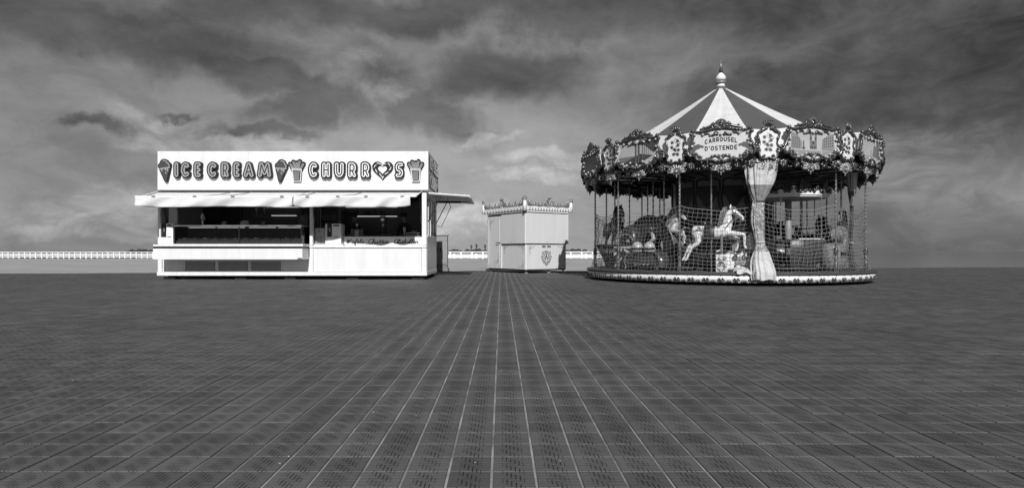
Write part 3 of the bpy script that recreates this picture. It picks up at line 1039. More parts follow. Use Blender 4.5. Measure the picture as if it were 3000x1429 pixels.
# script lettering on the counter front
def counter_sign():
    y = KF + .30
    o = MB().box(X(1007, y), X(1239, y), y, y + .03, Z(722, y), Z(694.5, y)).build('counter_board', M_white, kiosk, bevel=.004)
    MB().box(X(1006, y), X(1236, y), y - .01, y + .3, Z(694.4, y), Z(693, y)).build('counter_rim', M_white2, kiosk)
    for txt, a, b in (('Wafels', 1014, 1066), ('Churros', 1077, 1139), ('Oliebollen', 1152, 1226)):
        w = X(b, y) - X(a, y)
        st = text_strokes(txt, .125, SCRIPT, sp=.03, slant=.28, width=w * .96, wide=1.0)
        cx = (X(a, y) + X(b, y)) / 2
        st = [[(cx + p[0], Z(713, y) + p[1]) for p in s] for s in st]
        q = MB().flat(stroke_loops(st, .0095, .0055), y - .004, y - .0005).build('lettering', M_sign_d, o)
        q.location = (0, 0, 0)
        q['label'] = txt + ' in black script'
counter_sign()

# ---- awnings
def awning(px0, px1, pxb0, pxb1):
    yb, yf = KF - .02, 17.1
    zb, zf = 2.63, 2.385
    a = MB()
    xf0, xf1, xb0, xb1 = X(px0, yf), X(px1, yf), X(pxb0, yb), X(pxb1, yb)
    a.grid(40, 8, lambda u, w: ((xf0 + (xf1 - xf0) * u) * (1 - w) + (xb0 + (xb1 - xb0) * u) * w, yf + (yb - yf) * w,
                               zf + (zb - zf) * w - .035 * math.sin(PI * w) - .012 * math.sin(u * 31 + w * 3) * (1 - w) * w * 3))
    o = a.build('awning', M_canvas, kiosk, smooth=True, solid=.004)
    seed = random.uniform(0, 9)
    def val(u, w):
        x = xf0 + .004 + (xf1 - xf0 - .012) * u
        fold = .06 * math.sin(u * 19 + seed + 1.6 * math.sin(u * 7) + 2.2 * w) + .035 * math.sin(u * 43 + seed * 2 + w * 4.0) * (1 - .5 * w)
        return (x, yf - .035 + fold * w * .9 + .02 * w, zf + .016 - .30 * w + .012 * math.sin(u * 9 + seed) * w + .035 * w * (abs(2 * u - 1) ** 18))
    v = MB().grid(90, 8, val).build('valance', M_canvas, o, smooth=True, solid=.003)
    v.location = (0, 0, 0)
    b = MB().tube([(xf0, yf, zf + .01), (xf1 + (.15 if px1 > 1100 else 0), yf, zf + .01)], .022, 8).build('front_bar', M_white2, o)
    b.location = (0, 0, 0)
    for t in (.12, .38, .62, .93):
        x = xf0 + (xf1 - xf0) * t
        MB().box(x - .05, x + .05, yf - .05, yf - .02, zf - .012, zf + .03).build('clip', M_grey, o).location = (0, 0, 0)
    for u in (.42, .55) if px1 < 1000 else (.0, .4):
        xa, xb_ = xf0 + (xf1 - xf0) * u, xb0 + (xb1 - xb0) * (u + .03)
        MB().tube([(xa, yf + .05, zf + .03), ((xa + xb_) / 2 + .2, (yf + yb) / 2, (zf + zb) / 2), (xb_ + .25, yb, zb + .01)], .011, 6).build('cord', M_grey, o).location = (0, 0, 0)
    return o
aw = awning(396, 859.5, 463, 893)
aw['label'] = 'wider awning over the ice cream display'
aw = awning(860.5, 1203, 894, 1235)
aw['label'] = 'narrower awning over the churros hatch'
def arm(p, q, r=.014, m=None): MB().tube([p, q], r, 6).build('awning_arm', m or M_white2, kiosk)
arm((X(398, 17.1), 17.12, 2.37), (X(465, KF), KF, 2.66), .016)
arm((X(1217, 17.1), 17.12, 2.39), (X(1236, KF), KF, 2.66), .016)
arm((X(462, 17.9), 17.9, 2.30), (X(470, KF), KF - .01, 1.95), .016)
arm((X(472, 17.9), 17.9, 2.36), (X(468, KF), KF - .01, 1.9), .016)
arm((X(478, 17.8), 17.8, 2.3), (X(488, KF), KF + .02, 1.75), .018, M_black)
arm((X(914, 17.6), 17.6, 2.35), (X(921, KF), KF + .05, 1.75), .014, M_black)
arm((X(1229, 17.6), 17.6, 2.4), (X(1232, KF), KF + .05, 1.72), .014, M_black)
# ---- side hatch flap propped open
def flap():
    x0, x1, y0, y1 = XR + .03, -.955, KF + .12, KB - .1
    z0, z1 = 2.585, 2.495
    o = MB().add([(x0, y0, z0), (x1, y0, z1), (x1, y1, z1), (x0, y1, z0)], [(3, 2, 1, 0)]).build('side_flap', mat('flap_panel', .62, .5, var=.06), kiosk, solid=.02)
    def bar(p, q, r, m=M_white2):
        b = MB().tube([p, q], r, 4).build('flap_frame', m, o)
        b.location = (0, 0, 0)
    bar((x0, y0 - .03, z0 + .02), (x1, y0 - .03, z1 + .02), .032)
    bar((x1, y0, z1), (x1, y1, z1), .028)
    bar((x0, y1, z0), (x1, y1, z1), .02)
    xm = x0 + (x1 - x0) * .38
    bar((xm, y0, z0 - .05), (xm, y1, z0 - .05), .02)
    for y in (y0 + .05, y1 - .4):
        s = MB().tube([(XR + .02, y, 1.75), (x0 + .38, y, 2.52)], .014, 6).build('gas_strut', M_black, kiosk)
    MB().tube([(x0 + .15, y0 + .7, 2.40), (x0 + .95, y0 + .75, 2.40)], .035, 8).tube([(x0 + .9, y0 + .75, 2.40), (x0 + 1.2, y0 + .78, 2.42)], .012, 6).build('gas_strut', M_black, kiosk)
    MB().tube([(x0 + .55, y0 + .4, 2.5), (x0 + .62, y0 + .8, 2.25), (x0 + .3, y0 + 1.0, 1.62), (XR + .02, y0 + 1.0, 1.72)], .011, 6).build('cable', M_black, kiosk)
flap()
# ---- glazed ice cream counter
def vitrine():
    t = thing('ice_cream_vitrine', 'glazed ice cream counter with lit strip under its dark top rail', 'display case', (X(697, 17.8), 18.0, .95))
    yf, yb = 17.78, 18.55
    x0, x1 = X(510, yf), X(883, yf)
    z0, z1 = Z(714, yf), Z(659.5, yf)
    MB().box(x0, x1, yf, yb + .2, z1 - .035, z1).build('top_rail', M_steel, t)
    for x in (x0, x1 - .02, X(699, yf)):
        MB().box(x, x + .02, yf, yf + .02, z0, z1 - .036).build('frame_bar', M_black, t)
    for a, b in ((x0 + .021, X(699, yf) - .001), (X(699, yf) + .021, x1 - .021)):
        MB().box(a, b, yf + .006, yf + .012, z0, z1 - .036).build('pane', M_glass, t)
    MB().box(x0 + .002, x0 + .008, yf + .021, yb, z0, z1 - .036).build('pane', M_glass, t)
    MB().box(x1 - .01, x1 - .004, yf + .021, yb, z0, z1 - .036).build('pane', M_glass, t)
    MB().box(x0 + .01, x1 - .01, yb - .04, yb, z0 - .05, z1 - .04).build('back_panel', M_dark, t)
    MB().box(x0, x1, yf + .025, yb, z0 - .06, z0 - .001).build('base', M_dark, t)
    for a, b in ((550, 628), (634, 697), (701, 715), (727, 806), (813, 882)):
        MB().box(X(a, yf), X(b, yf), yf + .05, yf + .075, z1 - .073, z1 - .063).build('light_strip', M_led, t)
    tm = MB()
    tm.box(-.14, .14, 0, .42, 0, .12)
    trm = tm.mesh('tub', mats=mat('tub_dark', .03, .4))
    ice = [mat('ice_cream_%d' % i, g, .7, var=.25, vscale=14, bump=.03, bscale=18) for i, g in enumerate((.05, .03, .08, .04, .02))]
    hm = MB().grid(8, 8, lambda u, w: (-.135 + .27 * u, .01 + .40 * w, .10 + .05 * math.sin(PI * u) * math.sin(PI * w) * (1 + .7 * math.sin(9 * u + 5 * w) * math.cos(7 * w)))).mesh('scoop_heap', True, ice[0])
    for i in range(12):
        x = x0 + .2 + i * (x1 - x0 - .4) / 11
        b = inst('tub', trm, t, (x - t.location.x, yf + .1 - t.location.y, z0 + .03 - t.location.z))
        h = inst('scoop_heap', hm, b, (0, 0, 0), m=ice[i % 5])
    MB().box(x0 + .03, x1 - .03, yf + .06, yf + .07, z0, z0 + .085).build('tub_front_rail', mat('grey_rail', .04, .5), t)
vitrine()
# ---------------------------------------------------------------- things on the kiosk counters
def lit_strip(a, b, py, y, nm='strip_lamp'):
    o = MB().box(X(a, y), X(b, y), y, y + .03, Z(py, y) - .008, Z(py, y) + .008).build(nm, M_led)
    return o
yk = KB - .12
for (a, b, py, lb) in ((1013, 1163, 606.5, 'upper white strip lamp on the churros kitchen back wall'), (1033, 1163, 633.5, 'lower white strip lamp under the churros kitchen shelf'),
                       (795, 868, 631.5, 'white strip lamp behind the ice cream counter'), (775, 890, 606.5, 'white strip lamp high above the ice cream counter')):
    tag(lit_strip(a, b, py, yk), lb, 'strip lamp', 'strip lamps inside the kiosk')

def dispenser(px0, px1, py0, py1, y, label, slot):
    x0, x1, z0, z1 = X(px0, y), X(px1, y), Z(py1, y), Z(py0, y)
    t = thing('soft_ice_machine', label, 'ice machine', ((x0 + x1) / 2, y + .2, z0))
    a, b = x0 + (x1 - x0) * slot[0], x0 + (x1 - x0) * slot[1]
    zs = z0 + (z1 - z0) * .34
    MB().box(x0, x1, y + .10, y + .45, z0, z1 - .002).box(x0, x1, y, y + .098, z0, zs).box(b, x1, y, y + .098, zs + .001, z1).box(x0, a, y, y + .098, zs + .001, z1).build('housing', M_white2, t)
    MB().box(a + .002, b - .002, y + .05, y + .097, zs + .002, z1 - .004).build('dispensing_bay', M_black, t)
    MB().box(b + (x1 - b) * .15, b + (x1 - b) * .8, y - .006, y - .001, z1 - .075, z1 - .03).build('display', M_black, t)
    MB().box(b + (x1 - b) * .15, b + (x1 - b) * .7, y - .006, y - .001, zs + .0, zs + .02).build('button', M_black, t)
    MB().tube([((a + b) / 2, y + .03, z1 - .12), ((a + b) / 2, y + .03, z1 - .24)], .02, 8).build('nozzle', M_steel, t)
    return t
dispenser(466, 507, 655, 715.5, 17.95, 'white soft ice machine with black bay at the left end of the kiosk', (.12, .52))
dispenser(953, 999, 655.5, 714, KF + .12, 'white soft ice machine with black bay inside the churros hatch', (.10, .42))

def small_machine():
    y = KF + .2
    x0, x1, z0, z1 = X(922, y), X(952, y), Z(714, y), Z(668, y)
    t = thing('ice_crusher', 'grey metal machine with vent slots beside the white soft ice machine', 'machine', ((x0 + x1) / 2, y, z0))
    MB().box(x0, x1, y, y + .35, z0, z1).build('housing', mat('machine_grey', .33, .4, metal=.3, var=.05), t, bevel=.012)
    MB().box(x0 + .1, x0 + .17, y - .006, y + .001, z1 - .11, z1 - .085).build('badge', M_black, t)
    for c in (.08, .17):
        for i in range(7): MB().box(x0 + c, x0 + c + .05, y - .004, y + .002, z0 + .03 + i * .03, z0 + .04 + i * .03).build('vent_slot', M_black, t)
small_machine()
def fridge():
    y = KB - .75
    x0, x1, z0, z1 = X(928, y), X(999, y), .24, 2.5
    t = thing('glass_door_fridge', 'grey glass-door fridge at the back of the churros hatch', 'fridge', ((x0 + x1) / 2, y, z0))
    MB().box(x0, x1, y + .05, y + .62, z0, z1).build('cabinet', mat('fridge_dark', .03, .5), t)
    fr = MB()
    for q in ((x0, x1, z1 - .1, z1), (x0, x1, z0, z0 + .3), (x0, x0 + .1, z0 + .3, z1 - .1), (x1 - .1, x1, z0 + .3, z1 - .1)): fr.box(q[0], q[1], y, y + .045, q[2], q[3])
    d = fr.build('door', mat('fridge_frame', .14, .5), t)
    MB().tube([(x0 + .14, y - .03, 1.35), (x0 + .14, y - .03, 2.28)], .014, 6).build('handle', M_white2, d).location = (0, 0, 0)
    for z in (1.55, 1.9):
        for i in range(6):
            MB().lathe([(.04, 0), (.04, .17), (.015, .22), (.015, .27)], 8, (x0 + .2 + i * .085, y + .025, z)).build('bottle', mat('bottle_grey', .10, .3), t)
fridge()
def shelf_things():
    y = KB - .35
    t = thing('wall_shelf', 'dark wall shelf holding boxes above the lower strip lamp', 'shelf', (X(1100, y), y, Z(633, y)))
    MB().box(X(1020, y), X(1166, y), y, KB - .07, Z(631, y), Z(629, y)).build('board', M_dark, t)
    for i, px in enumerate((1035, 1050, 1066, 1083, 1100)):
        b = MB().box(X(px, y), X(px + 14, y), y + .03, y + .2, Z(628.8, y), Z(616 + (i % 3), y)).build('paper_carton', mat('carton_%d' % (i % 2), .07 + .05 * (i % 2), .7), bevel=.004)
        tag(b, ('first', 'second', 'third', 'fourth', 'fifth')[i] + ' dim carton from the left on the dark wall shelf', 'carton', 'cartons on the wall shelf')
    # planetary mixer
    y = KF + .9
    x = X(1121, y)
    t = thing('stand_mixer', 'tall dark stand mixer with a steel bowl between the two workers', 'mixer', (x, y, .24))
    zt = Z(633, y)
    MB().box(x - .10, x + .10, y - .02, y + .3, zt - .22, zt).build('motor_head', M_dkpaint, t, bevel=.03)
    MB().box(x - .07, x + .07, y + .2, y + .32, Z(700, y), zt - .22).build('column', M_dkpaint, t)
    MB().lathe([(.07, 0), (.12, .06), (.13, .2), (.135, .2)], 16, (x, y + .05, Z(683, y))).build('bowl', M_steel, t, smooth=True)
    MB().box(x - .05, x + .05, y - .03, y - .021, zt - .15, zt - .07).build('dial_plate', M_steel, t)
    MB().tube([(x, y + .05, zt - .22), (x, y + .05, Z(676, y))], .015, 6).build('whisk_shaft', M_steel, t)
    MB().box(x - .2, x + .2, y - .1, y + .35, .24, Z(700, y)).build('stand', M_dkpaint, t)
    # waffle iron
    y = KF + .55
    x0 = X(1027, y)
    t = thing('waffle_iron', 'double steel waffle iron with round knobs at the left of the counter', 'waffle iron', (x0 + .15, y, Z(693, y)))
    z = Z(693, y)
    MB().box(x0, x0 + .13, y, y + .3, z, z + .23).box(x0 + .27, x0 + .40, y, y + .3, z, z + .23).build('iron', M_inner, t, bevel=.01)
    MB().box(x0 + .132, x0 + .268, y - .03, y + .3, z, z + .215).build('control_box', mat('control_steel', .22, .4, metal=.4), t, bevel=.006)
    for zz in (z + .05, z + .14): MB().lathe([(.03, 0), (.03, .02), (.018, .03)], 10, M=Matrix.Translation((x0 + .2, y - .031, zz)) @ Matrix.Rotation(PI / 2, 4, 'X')).build('knob', M_steel, t)
    MB().tube([(x0 + .2, y - .05, z + .30), (x0 + .24, y - .05, z + .38), (x0 + .15, y + .02, z + .38)], .012, 6).build('handle', M_white2, t)
    # trays of waffles along the counter
    for i in range(7):
        px = 1052 + i * 17
        y = KF + .45
        b = thing('waffle_tray', ('leftmost', 'second', 'third', 'fourth', 'fifth', 'sixth', 'rightmost')[i] + ' small dark tray of pastry in the row behind the lettered board', 'tray', (X(px, y), y, Z(694, y)), 0, 'pastry trays on the counter')
        MB().box(X(px - 7, y), X(px + 7, y), y, y + .2, Z(694, y), Z(692.6, y)).build('tray', M_black, b)
        for k in range(3): MB().ball((X(px - 4 + 4 * k, y), y + .08, Z(692, y)), .028, 8, 5, (1.2, 1, .7)).build('pastry', mat('pastry', .22, .6, var=.4, vscale=30), b, smooth=True)
    # steel shelf with plate at the right
    y = KF + .5
    t = thing('counter_rack', 'two-tier steel rack at the right end of the churros counter', 'rack', (X(1210, y), y, Z(694, y)))
    for py in (689, 682): MB().box(X(1190, y), X(1229, y), y, y + .25, Z(py, y) - .012, Z(py, y)).build('tier', M_steel, t)
    for px in (1190, 1228): MB().box(X(px, y), X(px + 1.5, y), y + .02, y + .04, Z(694, y), Z(690.2, y)).build('leg', M_steel, t)
    t = MB().lathe([(.06, 0), (.10, .06), (.105, .06)], 18, (X(1211, y), y + .12, Z(682, y) + .001)).build('bowl', mat('bowl_grey', .3, .4), smooth=True)
    tag(t, 'pale shallow bowl standing on the two-tier steel rack', 'bowl')
    # paper cone of churros
    c = thing('paper_cone', 'slim patterned paper cone standing before the worker at the right', 'paper cone', (X(1185, KF + .46), KF + .46, Z(693, KF)))
    y = KF + .46
    MB().lathe([(.008, 0), (.05, .30)], 12, (X(1185, y), y, Z(694, y))).build('cone', mat('paper_pattern', .35, .8, var=.6, vscale=25), c, smooth=True)
    # on the vitrine top
    y = 17.95
    zt = Z(659.5, 17.78) + .001
    t = thing('display_cone', 'shiny model ice cream cone standing on the glazed counter', 'model cone', (X(594, y), y, zt))
    x = X(594, y)
    MB().lathe([(.012, 0), (.018, .02), (.05, .19)], 12, (x, y, zt)).build('wafer', mat('foil', .55, .25, metal=.8, var=.4, vscale=30), t, smooth=True)
    mb = MB()
    for k in range(16):
        a = k * 2.4
        rr = .055 * (1 - k / 22)
        mb.ball((x + rr * math.cos(a), y + rr * math.sin(a), zt + .20 + k * .009), .028, 7, 5)
    mb.build('scoops', mat('foil'  , .5), t, smooth=True)
    for (px, w, h, g, nm, lb) in ((655, .13, .12, .10, 'napkin_holder', 'small grey napkin holder on the glazed counter right of the model cone'),
                                 (716, .26, .14, .16, 'receipt_printer', 'broad grey card reader box on the middle of the glazed counter'),
                                 (771, .11, .12, .07, 'price_stand', 'small dark price stand on the glazed counter near the kitchen')):
        x = X(px, y)
        t = thing(nm, lb, nm.replace('_', ' '), (x, y, zt))
        MB().box(x - w / 2, x + w / 2, y, y + .12, zt, zt + h * .7).build('body', mat('box_%s' % nm, g, .4), t, bevel=.008)
        MB().box(x - w / 2.4, x + w / 2.4, y + .02, y + .10, zt + h * .7, zt + h).build('top', mat('boxt_%s' % nm, g * 1.6, .4), t, bevel=.01)
    # coffee machine with bean hoppers
    y = KF + .9
    x0, x1 = X(872, y), X(903, y)
    t = thing('coffee_machine', 'black coffee machine with three bean hoppers beside the middle post', 'coffee machine', ((x0 + x1) / 2, y, .24))
    MB().box(x0, x1, y, y + .4, Z(700, y), Z(628, y)).build('body', M_dkpaint, t, bevel=.015)
    MB().box(x0 + .1, x1 - .1, y - .012, y - .001, Z(646, y), Z(635, y)).build('screen', mat('screen_glass', .06, .3), t)
    for i in range(3): MB().lathe([(.05, 0), (.055, .2), (.05, .22)], 10, (x0 + .09 + i * .12, y + .2, Z(627.5, y))).build('hopper', M_black, t)
    MB().box(x0 - .3, x1, y - .05, y + .5, .24, Z(700.2, y)).build('counter_unit', M_dark, t)
    # menu boards on the rear wall
    y = KB - .14
    for i, (a, b) in enumerate(((572, 636), (644, 704), (500, 565))):
        t = thing('menu_board', ('black menu board behind the model ice cream cone', 'black menu board in the middle of the ice cream kitchen', 'black menu board at the left end of the ice cream kitchen')[i], 'menu board', (X((a + b) / 2, y), y, Z(690, y)), 0, 'menu boards in the kiosk')
        MB().box(X(a, y), X(b, y), y, y + .03, Z(690, y), Z(585, y)).build('board', M_black, t)
        for px in (a - 2, b): MB().box(X(px, y), X(px + 2.5, y), y - .01, y + .03, Z(690, y), Z(585, y)).build('edge', mat('board_edge', .10, .5), t)
    # glasses on a bracket
    for i, px in enumerate((752, 775)):
        o = MB().lathe([(.05, 0), (.02, .015), (.015, .12), (.06, .2), (.07, .32)], 12, (X(px, KF + 1.2), KF + 1.2, Z(632, KF + 1.2))).build('sundae_glass', mat('glassware', .3, .1, metal=.5), smooth=True)
        tag(o, ('left', 'right')[i] + ' of two tall sundae glasses on the rack above the ice cream counter', 'glass', 'sundae glasses')
    o = MB().box(X(742, KF + 1.15), X(790, KF + 1.15), KF + 1.1, KF + 1.35, Z(636, KF + 1.2), Z(632.3, KF + 1.2)).build('glass_rack', M_inner)
    tag(o, 'narrow rack carrying the two sundae glasses', 'rack')
shelf_things()

# ---- the two workers
M_skin = mat('skin', .10, .55)
M_cloth = mat('black_shirt', .008, .85)
def person(name_label, x, y, z, rz, pose):
    t = thing('person', name_label, 'person', (x, y, z), rz)
    lean = pose.get('lean', 0.0)
    n = [((0, 0, .95), (.15, .11)), ((0, -.02 * lean, 1.15), (.13, .10)), ((0, -.10 * lean, 1.36), (.17, .11)), ((0, -.14 * lean, 1.48), (.10, .08)),
         ((0, -.17 * lean, 1.55), .055), ((0, -.20 * lean - .01, 1.64), (.072, .09)), ((0, -.21 * lean - .01, 1.74), (.068, .085))]
    e = [(0, 1), (1, 2), (2, 3), (3, 4), (4, 5), (5, 6)]
    for s in (-1, 1):
        b = len(n)
        sh = (s * .20, -.12 * lean, 1.43)
        el = (s * .27, -.12 * lean - .02, 1.16) if not pose.get('up') or s > 0 else (s * .27, -.12 * lean - .06, 1.2)
        wr = (s * .15, -.36 - .1 * lean, 1.08)
        hd = (s * .11, -.43 - .1 * lean, 1.06)
        n += [(sh, .065), (el, .048), (wr, .034), (hd, (.04, .022))]
        e += [(2, b), (b, b + 1), (b + 1, b + 2), (b + 2, b + 3)]
        # fingers and thumb
        for k in range(4):
            q = len(n)
            fx = hd[0] + (k - 1.5) * .021
            n += [((fx, hd[1] - .05, hd[2] - .012), .0095), ((fx, hd[1] - .085, hd[2] - .04 - .004 * k), .0085)]
            e += [(b + 3, q), (q, q + 1)]
        q = len(n)
        n += [((hd[0] - s * .045, hd[1] - .0, hd[2] + .01), .0105), ((hd[0] - s * .05, hd[1] - .04, hd[2] - .01), .009)]
        e += [(b + 3, q), (q, q + 1)]
        b = len(n)
        n += [((s * .10, 0, .86), .10), ((s * .11, -.02, .48), .065), ((s * .11, .02, .10), .042), ((s * .11, .0, .04), .045), ((s * .11, -.13, .035), (.045, .032))]
        e += [(0, b), (b, b + 1), (b + 1, b + 2), (b + 2, b + 3), (b + 3, b + 4)]
    me = skin_mesh('person', n, e, 0, 2)
    me.materials.clear()
    me.materials.append(M_cloth)
    me.materials.append(M_skin)
    for p in me.polygons:
        c = p.center
        if c.z > 1.53 or (c.z < 1.16 and c.y < -.2 and c.z > .9): p.material_index = 1
    inst('body', me, t)
    hx, hy, hz = 0, -.205 * lean - .01, 1.70
    h = MB()
    h.lathe([(.092, -.02), (.098, .02), (.09, .07), (.06, .105), (.001, .118)], 16, (hx, hy + .01, hz + .02))
    if pose.get('cap'): h.box(-.07, .07, hy - .19, hy - .07, hz + .035, hz + .05)
    h.build('cap' if pose.get('cap') else 'hair', M_cloth, t, smooth=True, world=False)
    f = MB()
    f.ball((hx, hy - .115, hz - .06), .018, 6, 5, (.8, 1.2, 1.4))
    f.ball((-.032, hy - .088, hz - .015), .011, 6, 4).ball((.032, hy - .088, hz - .015), .011, 6, 4)
    f.box(-.025, .025, hy - .104, hy - .09, hz - .108, hz - .1)
    f.ball((-.088, hy + .01, hz - .03), .02, 6, 5, (.5, 1, 1.6)).ball((.088, hy + .01, hz - .03), .02, 6, 5, (.5, 1, 1.6))
    f.build('face', M_skin, t, smooth=True, world=False)
    return t
p1 = person('worker in a dark printed shirt bending over the waffle iron', X(1029, 19.35), 19.35, .235, R(40), {'lean': 1.0})
st = [[(-.13 + .02 * i, 1.30 + .012 * math.sin(i)), (-.12 + .02 * i, 1.315 + .012 * math.sin(i))] for i in range(14)]
MB().flat(stroke_loops(st, .005, .004), -.275, -.24).build('shirt_print', M_sign_g, p1, world=False)
p2 = person('worker in a dark shirt and cap standing behind the right end of the counter', X(1188, 19.2), 19.2, .235, R(-35), {'lean': .35, 'cap': True})
# ---------------------------------------------------------------- utility cabinet behind the kiosk
def cabinet():
    Y = 25.0
    x0, x1 = X(1251, Y), X(1310, Y)
    z0, z1 = Z(775, Y), Z(690, Y)
    t = thing('utility_cabinet', 'grey two-door utility cabinet on a concrete plinth behind the kiosk', 'cabinet', ((x0 + x1) / 2, Y, 0))
    mc = mat('cabinet_grey', .26, .5, var=.10, vscale=3)
    MB().box(x0 - .03, x1 + .03, Y - .03, Y + .5, -.03, z0 - .12).build('plinth', mat('plinth_concrete', .20, .9, var=.15, vscale=5), t, bevel=.01)
    MB().box(x0 + .01, x1 - .01, Y + .02, Y + .45, z0 - .12, z0).build('base', mat('cabinet_base', .16, .6), t)
    MB().box(x0, x1, Y, Y + .45, z0, z1).build('body', mc, t, bevel=.008)
    MB().box(x0 - .02, x1 + .04, Y - .04, Y + .48, z1, z1 + .035).build('roof', mc, t, bevel=.008)
    for a, b in ((x0 + .03, X(1284.5, Y)), (X(1287.5, Y), x1 - .06)):
        d = MB().box(a, b, Y - .022, Y - .001, z0 + .04, z1 - .05).build('door', mc, t, bevel=.004)
        hx = (b - .06) if a < X(1270, Y) else (a + .05)
        MB().box(hx - .014, hx + .014, Y - .05, Y - .023, Z(738, Y), Z(724, Y)).build('handle', M_black, d, bevel=.004)
    for z in (z0 + .12, z1 - .2): MB().box(x1 - .06, x1 - .02, Y - .03, Y - .002, z, z + .06).build('hinge', M_grey, t)
cabinet()

# ---------------------------------------------------------------- ticket booth
booth = thing('ticket_booth', 'pale ticket booth with gilded crest along its roof and CAISSE - KASSA lettering', 'booth', (.936, 23.35, 0), math.atan2(.558, .83))
BW, BD = 2.05, 2.71
def bb(name, m, x0, x1, y0, y1, z0, z1, bevel=.004, par=None):
    return MB().box(x0, x1, y0, y1, z0, z1).build(name, m, par or booth, bevel=bevel, world=False)

# crest ornaments (built facing -y, x along the wall)
def leaf(mb, p, a, l, w, y=0.0):
    c, s = math.cos(a), math.sin(a)
    path = [(p[0] + c * l * t - s * w * .4 * math.sin(PI * t), y - .012 * math.sin(PI * t), p[1] + s * l * t + c * w * .4 * math.sin(PI * t)) for t in (0, .25, .5, .75, 1)]
    mb.tube(path, [w * .25, w * .55, w * .6, w * .4, w * .1], 6)
def fan(mb, c, r, n, a0, a1, w, y=0.0, inner=.25):
    for i in range(n):
        a = a0 + (a1 - a0) * i / (n - 1)
        p0 = (c[0] + r * inner * math.cos(a), y, c[1] + r * inner * math.sin(a))
        p1 = (c[0] + r * math.cos(a), y - .02, c[1] + r * math.sin(a))
        mb.tube([p0, ((p0[0] + p1[0]) / 2, y - .025, (p0[2] + p1[2]) / 2), p1], [w * .4, w * .8, w], 6)
        mb.ball(p1, w * 1.05, 6, 4)
def scroll(mb, c, r, turns, a0, w, y=0.0, n=16):
    mb.tube(spiral(c[0], c[1], r, r * .15, turns, a0, n, y), [w, w * .6], 6)
    mb.ball((c[0], y - w * .4, c[1]), w * 1.2, 6, 4)

def crest_big():
    m = MB()
    for s in (-1, 1):
        scroll(m, (s * .13, .09), .085, s * 1.3, PI / 2 - s * .2, .020)
        scroll(m, (s * .06, .20), .055, -s * 1.2, -PI / 2, .016)
        leaf(m, (s * .05, .02), PI / 2 - s * .9, .25, .05)
        leaf(m, (s * .03, .12), PI / 2 - s * .45, .2, .045)
        leaf(m, (s * .17, .03), PI / 2 - s * .8, .14, .04)
    fan(m, (0, .2), .13, 5, R(50), R(130), .018)
    m.ball((0, -.01, .12), .045, 8, 6, (.8, .7, 1.3))
    return m.mesh('crest_large', True, M_gilt_l)
def crest_small():
    m = MB()
    scroll(m, (0, .08), .07, 1.25, R(200), .017)
    leaf(m, (-.06, .02), R(70), .17, .04)
    leaf(m, (.06, .02), R(35), .14, .04)
    leaf(m, (-.05, .03), R(150), .13, .035)
    leaf(m, (.0, .13), R(60), .10, .03)
    return m.mesh('crest_small', True, M_gilt_l)
def crest_corner():
    m = MB()
    for k in range(5):
        leaf(m, (.05 + k * .045, .02), R(95 - k * 9), .30 - k * .045, .05)
        scroll(m, (.06 + k * .05, .05 + .10 * (4 - k) / 4), .05, 1.2, R(40 * k), .014)
    return m.mesh('crest_corner', True, M_gilt_l)
ME_big, ME_small, ME_cor = crest_big(), crest_small(), crest_corner()
ME_knob = MB().ball((0, -.01, 0), .034, 8, 6, (.9, 1, 1.25)).mesh('shell_knob', True, mat('knob_grey', .34, .4))

def wall_loc(side, u, off):
    """point on a booth wall: side 'r' runs along +x at y=0, side 'l' along +y at x=0; off = distance in front"""
    return ((u, -off), 0.0) if side == 'r' else ((-off, u), -PI / 2)

def floral(name, par, side, u, z, sx, sz, off, rot=0):
    """painted corner flourish: stems, curls and blossoms, in the wall plane"""
    st = [[(0, 0), (.05, -.10), (.03, -.2), (.07, -.30), (.05, -.36)], [(0, 0), (.1, -.03), (.2, -.01), (.27, -.04), (.33, .02)], arc(.17, -.06, .05, .05, 0, 300, 8), arc(.06, -.2, .045, .05, 90, 400, 8),
          [(.03, -.28), (.09, -.3)], [(.26, -.03), (.28, -.09)], [(.3, 0), (.36, -.02)]]
    bl = [arc(.05, -.05, .045, .045, 0, 360, 8), arc(.03, -.12, .03, .03, 0, 360, 7), arc(.11, -.045, .028, .028, 0, 360, 7), arc(.07, -.085, .02, .02, 0, 360, 6)]
    tr = lambda l: [(sx * p[0], sz * p[1]) for p in l]
    m = MB().flat(stroke_loops([tr(s) for s in st], .0055, .0055), -.0022, 0)
    m.flat(stroke_loops([tr(s) for s in bl], .0075, .0055), -.0034, -.0004)
    (x, y), rz = wall_loc(side, u, off)
    o = inst(name, m.mesh(name, mats=mat('flourish_ink', .30, .6)), par, (x, y, z), (0, 0, rz))
    return o

